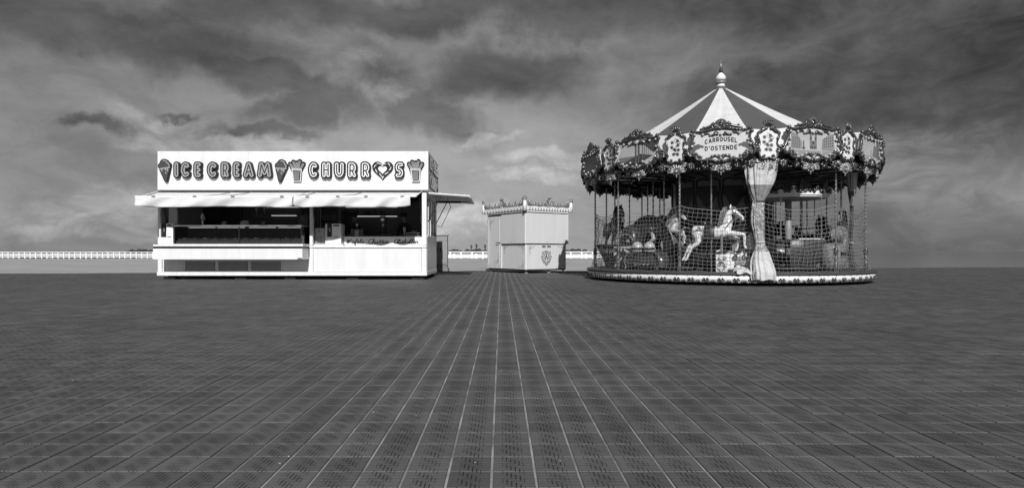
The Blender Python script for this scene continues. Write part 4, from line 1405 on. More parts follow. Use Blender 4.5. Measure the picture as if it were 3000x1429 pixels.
def build_booth():
    zb, zt = .15, 2.36
    bb('wall', M_booth, 0.02, BW - .02, .02, .05, zb, zt)
    bb('wall', M_booth, .02, .05, .051, BD - .02, zb, zt)
    bb('wall', M_booth, BW - .05, BW - .02, .051, BD - .02, zb, zt)
    bb('wall', M_booth, .051, BW - .051, BD - .05, BD - .02, zb, zt)
    bb('floor', M_dark, .03, BW - .03, .03, BD - .03, .10, .149)
    bb('roof', M_booth, -.05, BW + .05, -.05, BD + .05, 2.50, 2.54)
    for x, y in ((.08, .08), (BW - .12, .08), (.08, BD - .15), (BW - .12, BD - .15), (1.2, .1)):
        bb('foot', M_steel, x, x + .05, y, y + .05, .0, .099)
        bb('foot_plate', M_white2, x - .03, x + .08, y - .03, y + .08, 0.0, .012)
    # corner trims
    bb('corner_trim', M_white2, -.012, .05, -.012, .0195, zb - .01, 1.13)
    bb('corner_trim', M_white2, -.012, .0195, .0196, .05, zb - .01, 1.13)
    # lower panels
    bb('lower_panel', M_booth, .06, BW - .03, .004, .0195, zb, 1.12, .003)
    bb('lower_panel', M_booth, .004, .0195, .06, 1.56, zb, 1.12, .003)
    bb('sill_strip', M_black, .0, BW, -.01, .018, 1.121, 1.15, 0)
    bb('sill_strip', M_black, -.01, .018, .052, 1.60, 1.121, 1.15, 0)
    # big folding shutters
    s1 = bb('shutter', M_booth, -.03, BW + .05, -.06, -.012, 1.15, 2.335, .005)
    s2 = bb('shutter', M_booth, -.06, -.012, .0, 1.60, 1.15, 2.335, .005)
    bb('shutter_trim', M_white2, -.075, -.031, -.075, -.031, 1.15, 2.335, .006)
    bb('lock', M_black, 1.0, 1.02, -.066, -.0605, 1.20, 1.225, 0)
    bb('lock', M_black, -.066, -.0605, .86, .88, 1.20, 1.225, 0)
    # door
    d = bb('door', M_booth, -.03, .015, 1.64, 2.68, zb + .0, 2.30, .006)
    for q in ((1.76, 2.56, .30, .31), (1.76, 2.56, 2.17, 2.18)): bb('door_moulding', M_white2, -.040, -.031, q[0], q[1], q[2], q[3], .003, d)
    for q in (1.75, 2.56): bb('door_moulding', M_white2, -.040, -.031, q, q + .012, .311, 2.169, .003, d)
    MB().tube([(-.03, 1.71, 1.20), (-.09, 1.71, 1.20), (-.10, 1.80, 1.20), (-.10, 1.92, 1.19)], .016, 6).build('handle', M_black, d, world=False)
    for z in (.4, 1.2, 2.05): bb('hinge', M_steel, -.035, .0, 2.681, 2.70, z, z + .1, .003)
    # floral paint
    floral('painted_flourish', d, 'l', 2.50, 2.12, 1, 1.3, .0312)
    floral('painted_flourish', d, 'l', 1.80, .36, -1, -1.3, .0312)
    floral('painted_flourish', booth, 'l', 1.50, 1.07, 1, 1, -.0038)
    floral('painted_flourish', booth, 'l', .13, 1.07, -1, 1, -.0038)
    floral('painted_flourish', booth, 'l', .13, .22, -1, -1, -.0038)
    floral('painted_flourish', booth, 'r', .16, 1.05, .9, 1, -.0038)
    floral('painted_flourish', booth, 'r', BW - .14, 1.05, -.9, 1, -.0038)
    # lettering and coat of arms
    ink = mat('emblem_ink', .035, .5)
    def flatr(name, loops, u, z, d0=.0025, m=ink, par=None):
        return inst(name, MB().flat(loops, -d0, 0).mesh(name, mats=m), par or booth, (u, .0038, z))
    o = flatr('lettering', stroke_loops(text_strokes('CAISSE - KASSA', .07, FONT, sp=.38, width=.44), .0085, .0055), 1.02, 1.00)
    o['label'] = 'CAISSE - KASSA in small dark capitals'
    u, z = 1.02, .62
    shield = [(-.09, .13), (.09, .13), (.10, -.03), (.06, -.12), (0, -.16), (-.06, -.12), (-.10, -.03)]
    e = flatr('coat_of_arms', contour(lambda P: np.abs(d_poly(P, shield)) - .009, -.2, .2, -.25, .25, .008), u, z, .003)
    e['label'] = 'dark printed coat of arms with crown, shield and curling supporters'
    flatr('chevron', [[(-.075, -.09), (-.035, -.09), (0, .03), (.035, -.09), (.075, -.09), (.012, .115), (-.012, .115)]], 0, 0, .003, ink, e).location = (0, 0, 0)
    crown = [[(-.08, .17), (-.085, .22), (-.05, .195), (-.03, .245), (0, .20), (.03, .245), (.05, .195), (.085, .22), (.08, .17)]]
    flatr('crown', crown, 0, 0, .003, ink, e).location = (0, 0, 0)
    dots = [arc(x, zz, .012, .012, 0, 360, 8)[:-1] for x, zz in ((-.085, .235), (0, .27), (.085, .235), (-.04, .26), (.04, .26))]
    for q in dots: flatr('crown_pearl', [q], 0, 0, .003, ink, e).location = (0, 0, 0)
    sup = []
    for s in (-1, 1):
        sup += [[(s * .12, .1), (s * .16, .18), (s * .13, .22), (s * .11, .18)], [(s * .21, .22), (s * .19, .0)], [(s * .12, -.02), (s * .17, .02), (s * .21, -.02), (s * .23, -.08), (s * .17, -.12), (s * .12, -.1)],
                [(s * .13, -.06), (s * .19, -.07)], [(s * .24, -.02), (s * .26, .02), (s * .23, .04)], [(s * .20, -.12), (s * .14, -.22), (s * .05, -.30), (0, -.36)], [(s * .14, -.16), (s * .07, -.22), (s * .03, -.27)],
                [(s * .10, -.15), (s * .04, -.2), (0, -.3)], [(s * .14, .14), (s * .13, .05)], [(s * .16, -.2), (s * .11, -.17)], [(s * .03, -.06), (s * .03, .05)]]
    flatr('supporters', stroke_loops(sup, .0105, .0065), 0, 0, .0028, mat('emblem_grey', .05, .5), e).location = (0, 0, 0)
    # cornice
    for side, L in (('r', BW), ('l', BD)):
        ov = .11
        def cb(name, m, o0, o1, z0, z1, ext):
            if side == 'r': return bb(name, m, -ext, L + ext, -o1, -o0, z0, z1, .004)
            return bb(name, m, -o1, -o0, -ext + .0, L + ext, z0, z1, .004)
        cb('soffit', M_black, -.02, .07, 2.337, 2.362, -.005 if side == 'r' else -.09)
        cb('cornice_moulding', M_white2, .0, .10, 2.365, 2.43, .0 if side == 'r' else -.101)
        # scalloped white band
        pts = []
        N = 60
        a0, a1 = (-.10, L + .12) if side == 'r' else (-.02, L + .14)
        top = [(a0 + (a1 - a0) * i / N, 2.585 + .028 * math.cos(2 * PI * 5 * i / N) ) for i in range(N + 1)]
        loop = [(a0, 2.435), (a1, 2.435)] + top[::-1]
        if side == 'r': MB().flat([loop], -.135, -.101).build('scalloped_band', M_white, booth, world=False)
        else: MB().flat([[(-p[0], p[1]) for p in loop]], -.135, -.101, Matrix.Rotation(-PI / 2, 4, 'Z')).build('scalloped_band', M_white, booth, world=False)
        nk = 15 if side == 'r' else 13
        for i in range(nk):
            u_ = .09 + (L - .12) * i / (nk - 1)
            (x, y), rz = wall_loc(side, u_, .137)
            k = inst('shell_knob', ME_knob, booth, (x, y, 2.495), (0, 0, rz))
        for i, (f, me) in enumerate(((.18, ME_small), (.25, ME_small), (.33, ME_small), (.41, ME_small), (.52, ME_big), (.63, ME_small), (.71, ME_small), (.79, ME_small), (.87, ME_small))):
            (x, y), rz = wall_loc(side, L * f, .125)
            inst('crest_ornament', me, booth, (x, y, 2.575), (0, 0, rz), scale=((-1) ** i * 1.1, 1.1, (1.15, .95, 1.1, .85, 1.25, .85, 1.1, .95, 1.15)[i]))
        for f, s in ((.0, 1), (1.0, -1)):
            (x, y), rz = wall_loc(side, L * f + (.0 if s > 0 else .04), .125)
            sg = s if side == 'r' else -s
            inst('crest_ornament', ME_cor, booth, (x, y, 2.585), (0, 0, rz), scale=(sg, 1, 1.05))
    # corner posts with fan finials
    for (x, y, rz) in ((-.13, -.13, -PI / 4), (BW + .13, -.11, 0), (-.11, BD + .13, -PI / 2)):
        p = inst('corner_pilaster', MB().lathe([(.075, 0), (.075, .33), (.055, .36), (.06, .40)], 12).mesh('corner_pilaster', R(40), M_white2), booth, (x, y, 2.40))
        m = MB()
        fan(m, (0, .49), .085, 11, R(-30), R(210), .016, 0, .2)
        m.ball((0, -.01, .46), .055, 8, 6, (.8, .8, 1.3))
        for s in (-1, 1): scroll(m, (s * .07, .40), .05, s * 1.2, R(90), .016)
        inst('fan_finial', m.mesh('fan_finial', True, M_gilt_l), p, (0, 0, .0), (0, 0, rz))
build_booth()
# ---------------------------------------------------------------- carousel
CX, CY, PHI = 6.81, 18.8, R(-19.9)
car = thing('carousel', 'ornate round carousel with striped tent roof and CARROUSEL D\'OSTENDE panel', 'carousel', (CX, CY, 0), PHI)
def pol(r, th, z=0.0): return (r * math.sin(R(th)), -r * math.cos(R(th)), z)
def cpart(mb, name, m, smooth=False, par=None, bevel=0): return mb.build(name, m, par or car, smooth, bevel, world=False)
M_tentw = mat('tent_white', .64, .7, var=.10, vscale=2.5, bump=.03, bscale=2.5)
M_tentg = mat('tent_grey', .085, .7, var=.08, vscale=1.5)
M_crownw = mat('crown_white', .74, .5, var=.05, vscale=2)
M_satin = mat('satin_band', .05, .35, var=.3, vscale=3)
M_board = mat('cartouche_board', .55, .4, var=.06, vscale=2)
M_bulb = mat('lamp_glass', .40, .12, var=.15, vscale=60, coat=.5)
M_rim = mat('rim_white', .72, .5, var=.08, vscale=4)
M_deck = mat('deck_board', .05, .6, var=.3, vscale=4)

def build_structure():
    # platform
    cpart(MB().lathe([(3.98, .26), (4.10, .262), (4.13, .29), (4.10, .325), (3.9, .328), (.1, .328)], 120, cap=False), 'deck', M_deck, R(40))
    cpart(MB().lathe([(3.9, .10), (4.08, .10), (4.08, .258), (3.95, .2605)], 120, cap=False), 'rim', M_rim, R(40))
    cpart(MB().lathe([(3.6, .04), (3.6, .30)], 60, cap=False), 'underframe', M_rubber)
    for k in range(12):
        th = 15 + 30 * k
        x, y, _ = pol(3.4, th)
        cpart(MB().box(x - .08, x + .08, y - .08, y + .08, 0, .25), 'jack', M_rubber)
    st = MB()
    for k in range(96): st.ball(pol(4.082, k * 3.75, .242), .012, 6, 4)
    o = cpart(st, 'rim_studs', M_gilt, True)
    o['kind'] = 'stuff'
    m = MB()
    for s in (-1, 1):
        scroll(m, (s * .055, .015), .042, s * 1.3, PI / 2, .016)
        m.tube(smooth_path([(s * .02, -.035), (s * .10, -.05), (s * .14, -.01), (s * .178, .004)]), [.018, .010], 6)
        m.ball((s * .13, -.015, -.045), .016, 6, 4)
    m.ball((0, -.02, .0), .024, 8, 5).ball((0, -.015, -.045), .018, 6, 4)
    me = m.mesh('rim_scroll', True, M_gilt)
    for k in range(72):
        th = k * 5
        inst('rim_scroll', me, car, pol(4.088, th, .135), (0, 0, R(th)))
    # tent roof: eight white and eight grey gores
    def zt(r): return 3.60 + 2.25 * (1 - (r - .2) / 3.85) ** 1.10
    for nm, m_, half, cen, nu in (('white_tent_gore', M_tentw, 11.25, 0, 12), ('grey_tent_gore', M_tentg, 11.25, 22.5, 12)):
        def gf(u, w, half=half, cen=cen):
            r = .2 + 3.84 * w
            th = cen + half * (2 * u - 1)
            wr = (.018 * math.sin(u * 17 + w * 4) + .012 * math.sin(u * 31 + 2)) * min(1, w * 2) * math.sin(PI * min(1, u * 1.0)) * (1 if cen == 0 else .3)
            x, y, _ = pol(r, th)
            return (x, y, zt(r) - .05 * math.sin(PI * u) * w * (1 - w) * 2 + wr)
        me = MB().grid(nu, 14, gf).mesh(nm, True, m_)
        for k in range(8): inst(nm, me, car, (0, 0, 0), (0, 0, R(45 * k)))
    cpart(MB().lathe([(.23, 5.80), (.20, 5.90), (.13, 5.93)], 24, cap=False), 'tent_collar', M_tentg, True)
    fin = cpart(MB().lathe([(.12, 5.92), (.125, 6.01)], 20), 'finial', M_white2, R(40))
    cpart(MB().lathe([(.11, 6.01), (.155, 6.03), (.16, 6.07), (.15, 6.11), (.10, 6.13)], 20), 'finial_ring', mat('finial_grey', .18, .35), R(50), fin)
    cpart(MB().lathe([(.11, 6.131), (.145, 6.17), (.15, 6.22), (.12, 6.29), (.07, 6.34), (.045, 6.37)], 20), 'finial_bulb', M_white2, True, fin)
    cpart(MB().lathe([(.035, 6.371), (.055, 6.42), (.06, 6.45), (.045, 6.49), (.02, 6.51)], 16), 'finial_ball', M_dkpaint, True, fin)
    cpart(MB().lathe([(.036, 6.511), (.024, 6.6), (.012, 6.76)], 10), 'finial_spike', M_gilt_l, True, fin)
    # crown
    N = 240
    def crown(u, w):
        th = 360 * u
        x, y, _ = pol(4.06 + .02 * w, th)
        ztop = 3.86 + .05 * math.cos(R(th * 12)) * 1.0
        zbot = 3.27 - .03 * math.cos(R(th * 24))
        return (x, y, zbot + (ztop - zbot) * w)
    cpart(MB().grid(N, 3, crown), 'crown_band', M_crownw, True)
    def satin(u, w):
        th = 360 * u
        r = 4.0 + .05 * math.sin(R(th * 12)) * math.sin(PI * w) + .02 * math.sin(th * .9)* (1 - w)
        x, y, _ = pol(r, th)
        return (x, y, 2.99 + .30 * w + .03 * math.cos(R(th * 24)) * (1 - w))
    cpart(MB().grid(N, 4, satin), 'satin_band', M_satin, True)
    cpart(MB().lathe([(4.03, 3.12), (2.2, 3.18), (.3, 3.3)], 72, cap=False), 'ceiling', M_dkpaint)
    # curved ceiling sweeps with dim bulbs
    for r in (1.9, 2.7, 3.4):
        b = MB()
        b.lathe([(r, 3.02), (r + .03, 3.02), (r + .03, 3.14), (r, 3.14), (r, 3.02)], 60, cap=False)
        for k in range(int(r * 24)): b.ball(pol(r - .01, 360 * k / int(r * 24), 3.03), .028, 6, 4)
        o = cpart(b, 'bulb_ring', mat('ring_paint', .10, .4, metal=.3), True)
    for k in range(24):
        x0, y0, _ = pol(1.4, k * 15)
        x1, y1, _ = pol(4.0, k * 15)
        cpart(MB().tube([(x0, y0, 3.0), (x1, y1, 3.06)], .03, 5), 'sweep', M_dkpaint)
    # outer poles: barley-twist
    n, tw, L = 10, 14, 2.72
    v, f = [], []
    K = 200
    for i in range(K + 1):
        z = L * i / K
        for j in range(n):
            a = 2 * PI * j / n
            r = .025 + .0045 * math.sin(2 * a + z * 2 * PI * 26 / L)
            if z < .45: r = .036 + .004 * math.sin(z * 40)
            v.append((r * math.cos(a), r * math.sin(a), z))
    for i in range(K):
        for j in range(n): f.append((i * n + j, i * n + (j + 1) % n, (i + 1) * n + (j + 1) % n, (i + 1) * n + j))
    pm = MB().add(v, f).mesh('pole', True, M_brass)
    col = MB().lathe([(.05, 0), (.06, .02), (.045, .05), (.062, .09), (.05, .12), (.058, .16), (.04, .2)], 12).mesh('pole_collar', True, M_gilt)
    for k in range(12):
        th = 15 + 30 * k
        p = inst('pole', pm, car, pol(3.86, th, .328))
        inst('pole_collar', col, p, (0, 0, .42))
        inst('pole_collar', col, p, (0, 0, .0))
    # central drum with painted panels
    M_drum = mat('drum_panel', .16, .45, var=.35, vscale=3)
    M_drumo = mat('drum_ornament', .03, .35, metal=.3, var=.5, vscale=12)
    w = 2 * 1.40 * math.tan(R(15))
    dp = MB().box(-w / 2 + .003, w / 2 - .003, -1.40, -1.36, .33, 3.1).mesh('drum_panel', mats=M_drum)
    sh = [(-.26, 2.75), (.26, 2.75), (.30, 2.5), (.2, 2.36), (.12, 2.2), (0, 2.12), (-.12, 2.2), (-.2, 2.36), (-.30, 2.5)]
    o1 = MB()
    for a, b in (((-.33, .5), (-.33, 2.9)), ((.33, .5), (.33, 2.9))):
        pts = [(a[0] + .025 * math.sin(t * 22), -1.415, a[1] + (b[1] - a[1]) * t) for t in np.linspace(0, 1, 40)]
        o1.tube(pts, [.02, .035, .02, .035, .02, .035, .02], 6)
    for z in (.5, 1.75, 2.9): o1.tube([(-.33, -1.415, z), (-.15, -1.42, z + .06), (0, -1.43, z + .02), (.15, -1.42, z + .06), (.33, -1.415, z)], .025, 6)
    for s in (-1, 1):
        scroll(o1, (s * .17, 1.86), .09, s * 1.3, 0, .022, -1.42)
        scroll(o1, (s * .2, .65), .09, -s * 1.3, 0, .022, -1.42)
    fan(o1, (0, 1.55), .13, 5, R(30), R(150), .022, -1.42)
    om = o1.mesh('panel_ornament', True, M_drumo)
    lm = MB().flat([sh], -1.404, -1.4005).mesh('panel_medallion', mats=mat('drum_dark', .012, .4))
    am = MB()
    for k in range(4): am.flat([[(-.3 + k * .16, 1.95), (-.18 + k * .16, 1.95)] + arc(-.24 + k * .16, 1.97, .06, .09, 0, 180, 6)], -1.404, -1.4005)
    am = am.mesh('panel_arches', mats=mat('drum_light', .03, .5))
    for k in range(12):
        d = inst('drum_panel', dp, car, (0, 0, 0), (0, 0, R(30 * k + 15)))
        inst('panel_ornament', om, d)
        inst('panel_medallion', lm, d)
        inst('panel_arches', am, d)
build_structure()

# ---- cartouches
def big_frame():
    m = MB(1.3)
    for s in (1, -1):
        def P(l): return smooth_path([(s * x, z) for x, z in l], 4)
        m.tube(P([(0, .33), (.12, .33), (.30, .29), (.5, .25), (.64, .27)]), [.03, .034, .028, .024], 7)
        m.tube(P([(.68, .2), (.655, .1), (.675, .0), (.73, -.12), (.78, -.24), (.72, -.33), (.64, -.31)]), [.026, .022, .03, .036, .026], 7)
        m.tube(P([(.60, -.33), (.57, -.41), (.42, -.445), (.22, -.44), (.09, -.49), (.0, -.455)]), [.032, .026, .024, .026, .024], 7)
        m.ball((s * .655, -.02, .285), .040, 8, 6).ball((s * .70, -.02, .205), .038, 8, 6)
        m.ball((s * .045, -.02, -.485), .034, 8, 6)
        scroll(m, (s * .635, -.285), .065, s * 1.3, PI / 2, .024, -.015)
        scroll(m, (s * .535, -.345), .06, -s * 1.3, PI / 2, .022, -.015)
        scroll(m, (s * .15, .375), .075, -s * 1.35, R(90), .028, -.02)
        m.tube(P([(.2, .40), (.3, .36), (.42, .33), (.5, .31)]), [.03, .016], 6)
        scroll(m, (s * .40, .37), .03, s * 1.1, 0, .012)
        # inner scrolls below the crest and above the foot
        m.tube(P([(.06, .16), (.12, .19), (.2, .16), (.28, .21), (.4, .2), (.5, .22)]), [.02, .03, .018, .024, .008], 6)
        scroll(m, (s * .10, .2), .05, s * 1.2, R(200), .018)
        m.tube(P([(.03, -.40), (.10, -.345), (.18, -.36), (.25, -.40), (.33, -.37)]), [.018, .026, .018, .008], 6)
        scroll(m, (s * .06, -.37), .045, s * 1.2, R(90), .016)
        leaf(m, (s * .74, -.16), R(90 - s * 80), .13, .05)
        leaf(m, (s * .75, -.20), R(90 - s * 110), .13, .05)
        leaf(m, (s * .45, -.46), R(-90 + s * 25), .09, .04)
        leaf(m, (s * .33, -.46), R(-90 + s * 5), .07, .04)
        for k in range(5): m.ball((s * (.25 + .075 * k), -.035, .305 - .012 * k), .014, 6, 4)
        for k in range(5): m.ball((s * (.66 + .02 * k), -.035, .06 - .05 * k), .014, 6, 4)
        for k in range(4): m.ball((s * (.24 + .06 * k), -.03, -.452), .013, 6, 4)
    fan(m, (0, .39), .135, 9, R(20), R(160), .02, 0, .5)
    m.tube([(.062 * math.cos(t), -.03, .395 + .085 * math.sin(t)) for t in np.linspace(0, 2 * PI, 18)[:-1]], .014, 6, closed=True)
    m.ball((0, -.02, .53), .02, 6, 5)
    return m.mesh('gilt_frame', True, M_gilt)
BIGB = [(.0, .27), (.3, .25), (.55, .23), (.64, .25), (.67, .18), (.64, .1), (.66, .0), (.72, -.12), (.76, -.23), (.71, -.3), (.6, -.32), (.56, -.39), (.42, -.43), (.22, -.43), (.09, -.46), (0, -.45)]
BIGB = BIGB + [(-x, z) for x, z in BIGB[-2:0:-1]]
def big_bulbs():
    m = MB()
    for x, z in ((.61, .19), (.42, .185), (.24, .175), (.62, .01), (.675, -.10), (.60, -.245), (.45, -.345), (.32, -.395), (.2, -.335)):
        for s in (-1, 1): m.ball((s * x, -.055, z), .034, 10, 8)
    m.ball((0, -.055, .175), .034, 10, 8).ball((0, -.055, -.415), .034, 10, 8)
    return m.mesh('lamp_bulbs', True, M_bulb)
SMB = [(0, .36), (.1, .34), (.17, .27), (.25, .24), (.24, .12), (.2, 0), (.24, -.08), (.29, -.13), (.25, -.18), (.18, -.165), (.21, -.26), (.19, -.33), (.1, -.385), (0, -.35)]
SMB = SMB + [(-x, z) for x, z in SMB[-2:0:-1]]
def small_frame():
    m = MB(1.3)
    for s in (1, -1):
        def P(l): return smooth_path([(s * x, z) for x, z in l], 4)
        m.tube(P([(.03, .36), (.12, .33), (.18, .27), (.25, .25)]), [.03, .036, .02], 7)
        m.tube(P([(.26, .22), (.235, .12), (.2, 0), (.235, -.08), (.285, -.13)]), [.018, .022, .016, .024, .026], 7)
        m.tube(P([(.18, -.17), (.215, -.25), (.195, -.33), (.12, -.385), (.05, -.37), (0, -.345)]), [.014, .02, .024, .02, .016], 7)
        scroll(m, (s * .235, -.135), .055, -s * 1.3, R(90), .019, -.012)
        scroll(m, (s * .255, .235), .035, s * 1.2, R(90), .016, -.012)
        scroll(m, (s * .10, -.315), .04, s * 1.2, R(-90), .013, -.012)
        leaf(m, (s * .05, .33), R(90 - s * 75), .14, .05)
        leaf(m, (s * .21, .05), R(90 - s * 15), .13, .035)
        m.ball((s * .2, -.02, .29), .02, 6, 5)
    fan(m, (0, .33), .20, 5, R(55), R(125), .024, 0, .35)
    return m.mesh('gilt_frame', True, M_gilt)
def flowers():
    m = MB()
    for (x, z) in ((-.09, .14), (.05, .17), (-.1, .02), (.06, .06), (-.02, -.05), (.07, -.06), (-.05, -.16), (.05, -.17)):
        st = [[(x, z), (x + .042 * math.cos(a), z + .042 * math.sin(a))] for a in np.linspace(0, 2 * PI, 9)[:-1]]
        m.flat(stroke_loops(st, .008, .006), -.0035, -.0005)
    st = [[(random.uniform(-.13, .13), z), (random.uniform(-.13, .13) * .3, z + .04)] for z in np.linspace(-.2, .2, 12)]
    m.flat(stroke_loops(st, .0045, .0045), -.0045, -.0008)
    return m.mesh('painted_flowers', mats=mat('flower_ink', .04, .5))
def scene_loops(lst, parent, z0=-.0036):
    """small flat painted shapes on a cartouche: (polygon list, grey, name)"""
    for i, (polys, g, nm) in enumerate(lst):
        mb = MB()
        for q in polys: mb.flat([q], -.003 - .0016 * (i + 1), 0.0)
        inst(nm, mb.mesh(nm, mats=mat('paint_%.3f' % g, g, .45)), parent)
def rect(a, b, c, d): return [(a, c), (b, c), (b, d), (a, d)]
def windows(x0, x1, z0, z1, nx, nz, sk=0.0):
    o = []
    for i in range(nx):
        for j in range(nz):
            a = x0 + (x1 - x0) * (i + .25) / nx
            c = z0 + (z1 - z0) * (j + .25) / nz
            dz = sk * (a - x0)
            o.append([(a, c + dz), (a + (x1 - x0) * .5 / nx, c + dz + sk * (x1 - x0) * .5 / nx), (a + (x1 - x0) * .5 / nx, c + dz + (z1 - z0) * .5 / nz), (a, c + dz + (z1 - z0) * .5 / nz)])
    return o
PAINT = {
    'pier': [([rect(-.6, .0, -.30, -.16)], .16, 'painted_sea'), ([[(-.6, -.36), (.1, -.36), (.5, -.2), (.1, -.12)]], .05, 'painted_deck'),
             ([rect(-.07, -.02, -.3, .16), rect(.02, .08, -.3, .16)], .09, 'painted_column'), ([rect(.16 + .065 * i, .185 + .06 * i, -.28 + .03 * i, .16 - .05 * i) for i in range(6)], .12, 'painted_column'),
             ([[(.1, .2), (.6, .2), (.6, -.1), (.52, -.12)]], .06, 'painted_roof')],
    'church': [([rect(-.08, -.02, -.22, .12), rect(.05, .11, -.22, .12), [(-.09, .12), (-.01, .12), (-.05, .24)], [(.04, .12), (.12, .12), (.08, .24)], rect(-.03, .06, -.22, -.02)], .17, 'painted_church'),
               ([rect(-.065, -.035, .0, .07), rect(.065, .095, .0, .07), arc(.015, -.07, .03, .03, 0, 360, 8)[:-1]] + [rect(-.06 + .045 * i, -.04 + .045 * i, -.22, -.15) for i in range(4)], .04, 'painted_window'),
               ([[(-.58, -.22), (-.3, -.22), (-.28, -.08), (-.42, .14), (-.58, .18)], [(.24, -.24), (.58, -.26), (.58, .17), (.42, .12), (.26, .02)]], .22, 'painted_house'),
               (windows(-.56, -.34, -.18, .08, 4, 5, -.1) + windows(.28, .57, -.2, .06, 5, 4, .15), .06, 'painted_window'),
               ([rect(-.26, -.23, -.22, -.02), rect(-.28, -.21, -.23, -.17)], .13, 'painted_statue'), ([[(-.58, -.25), (.58, -.27), (.4, -.38), (-.4, -.38)]], .25, 'painted_square')],
    'clock': [([rect(-.58, .58, -.34, .18)], .10, 'painted_ground'), ([arc(-.03, .0, .14, .14, 0, 360, 20)[:-1]], .20, 'painted_clock'), ([arc(-.03, .0, .11, .11, 0, 360, 20)[:-1]], .07, 'painted_dial'),
              ([rect(-.035, -.025, .0, .09), [(-.03, -.005), (.05, .05), (.05, .06), (-.03, .01)]], .3, 'painted_hand')],
    'quay': [([[(-.3, -.24), (.55, -.3), (.5, -.36), (-.4, -.34)]], .3, 'painted_quay'), ([[(.12, -.24), (.38, -.27), (.38, .02), (.24, .06)], [(.38, -.28), (.6, -.3), (.6, .18), (.4, .18)]], .16, 'painted_house'),
             (windows(.41, .58, -.24, .14, 3, 6), .05, 'painted_window'), ([rect(.02, .03, -.26, -.1)], .08, 'painted_lamp')],
}
def build_crown():
    bf, bulbs, sf, fl = big_frame(), big_bulbs(), small_frame(), flowers()
    bd = MB().flat([BIGB], -.02, .03).mesh('cartouche', mats=M_board)
    sb = MB().flat([SMB], -.02, .03).mesh('narrow_cartouche', mats=mat('flower_board', .68, .4, var=.05))
    gem = MB().ball((0, -.05, .395), .06, 10, 8, (.8, .5, 1.25)).mesh('gem', True, mat('dark_gem', .03, .12, coat=.6))
    kinds = {0: 'title', 1: 'church', 2: 'quay', 11: 'pier', 10: 'clock', 3: 'pier', 9: 'quay'}
    for k in range(12):
        th = 30 * k
        dark_board = kinds.get(k) == 'clock'
        c = inst('cartouche', bd, car, pol(4.16, th, 3.545), (0, 0, R(th)))
        inst('gilt_frame', bf, c, (0, -.035, 0))
        inst('lamp_bulbs', bulbs, c)['kind'] = 'stuff'
        inst('gem', gem, c)
        kd = kinds.get(k, 'quay')
        c['label'] = {'title': 'cartouche lettered CARROUSEL D\'OSTENDE', 'church': 'cartouche painted with a twin-towered church', 'pier': 'cartouche painted with a colonnaded pier', 'clock': 'cartouche painted with a clock', 'quay': 'cartouche painted with houses'}[kd]
        if kd == 'title':
            ink = mat('title_ink', .008, .6, spec=.3)
            ls = stroke_loops([[(p[0], p[1] - .045) for p in s] for s in text_strokes('CARROUSEL', .092, FONT, sp=.45, width=.73, arch=.05)], .0105, .0045)
            inst('lettering', MB().flat(ls, -.026, -.018).mesh('lettering', mats=ink), c)
            ls = stroke_loops([[(p[0], p[1] - .205) for p in s] for s in text_strokes("D'OSTENDE", .092, FONT, sp=.45, width=.73)], .0105, .0045)
            inst('lettering', MB().flat(ls, -.026, -.018).mesh('lettering', mats=ink), c)
            for s in (-1, 1):
                dl = stroke_loops([[(s * .66, -.24), (s * .60, -.16), (s * .54, -.10), (s * .47, -.095)], [(s * .47, -.095), (s * .425, -.11)]], .030, .012)
                dl2 = stroke_loops([[(s * .68, -.22), (s * .62, -.13), (s * .53, -.10)]], .06, .015)
                q = MB().flat(dl, -.0245, -.018).flat(dl2, -.0255, -.018)
                inst('dolphin', q.mesh('dolphin', mats=mat('dolphin_grey', .10, .3)), c)
        else:
            g = inst('painting', MB().flat([[(x * .86, z * .84 - .02) for x, z in BIGB]], -.022, -.018).mesh('painting', mats=mat('paint_sky', .40, .45, var=.12, vscale=3) if kd != 'clock' else mat('paint_umber', .13, .4, var=.3)), c)  # clock painting takes a darker ground than the other paintings
            for i, (polys, gg, nm) in enumerate(PAINT[kd]):
                mb = MB()
                for q in polys: mb.flat([q], -.0235 - .0012 * i, -.0215)
                inst(nm, mb.mesh(nm, mats=mat('paint_%.3f' % gg, gg, .45)), c)['kind'] = 'stuff'
        n_ = inst('narrow_cartouche', sb, car, pol(4.15, th + 15, 3.47), (0, 0, R(th + 15)))
        inst('gilt_frame', sf, n_, (0, -.03, 0))
        inst('painted_flowers', fl, n_, (0, -.0205, 0))
    # hanging fringe of shells and rosettes
    m = MB()
    fan(m, (0, -.11), .17, 9, R(5), R(175), .036, -.02, .2)
    fan(m, (0, -.10), .25, 7, R(40), R(140), .030, .0, .5)
    for s in (-1, 1):
        scroll(m, (s * .10, -.04), .075, s * 1.3, R(90), .026, -.035)
        scroll(m, (s * .20, .07), .055, -s * 1.2, R(-90), .022, -.02)
        leaf(m, (s * .12, .04), R(90 - s * 70), .16, .06, -.02)
        m.ball((s * .05, -.03, -.14), .025, 6, 5)
    m.ball((0, -.05, -.09), .045, 8, 6).ball((0, -.03, -.17), .028, 6, 5).ball((0, -.03, -.21), .018, 6, 5)
    shell = m.mesh('fringe_shell', True, M_gilt_l)
    m = MB()
    for k in range(6): leaf(m, (0, 0), k * PI / 3, .085, .055, -.02)
    scroll(m, (0, 0), .06, 1.4, 0, .020, -.04)
    leaf(m, (.05, .03), R(20), .12, .045)
    leaf(m, (-.05, .03), R(160), .12, .045)
    m.ball((.10, -.02, -.06), .022, 6, 5).ball((-.10, -.02, -.06), .022, 6, 5)
    ros_ = 1
    ros = m.mesh('fringe_rosette', True, M_gilt)
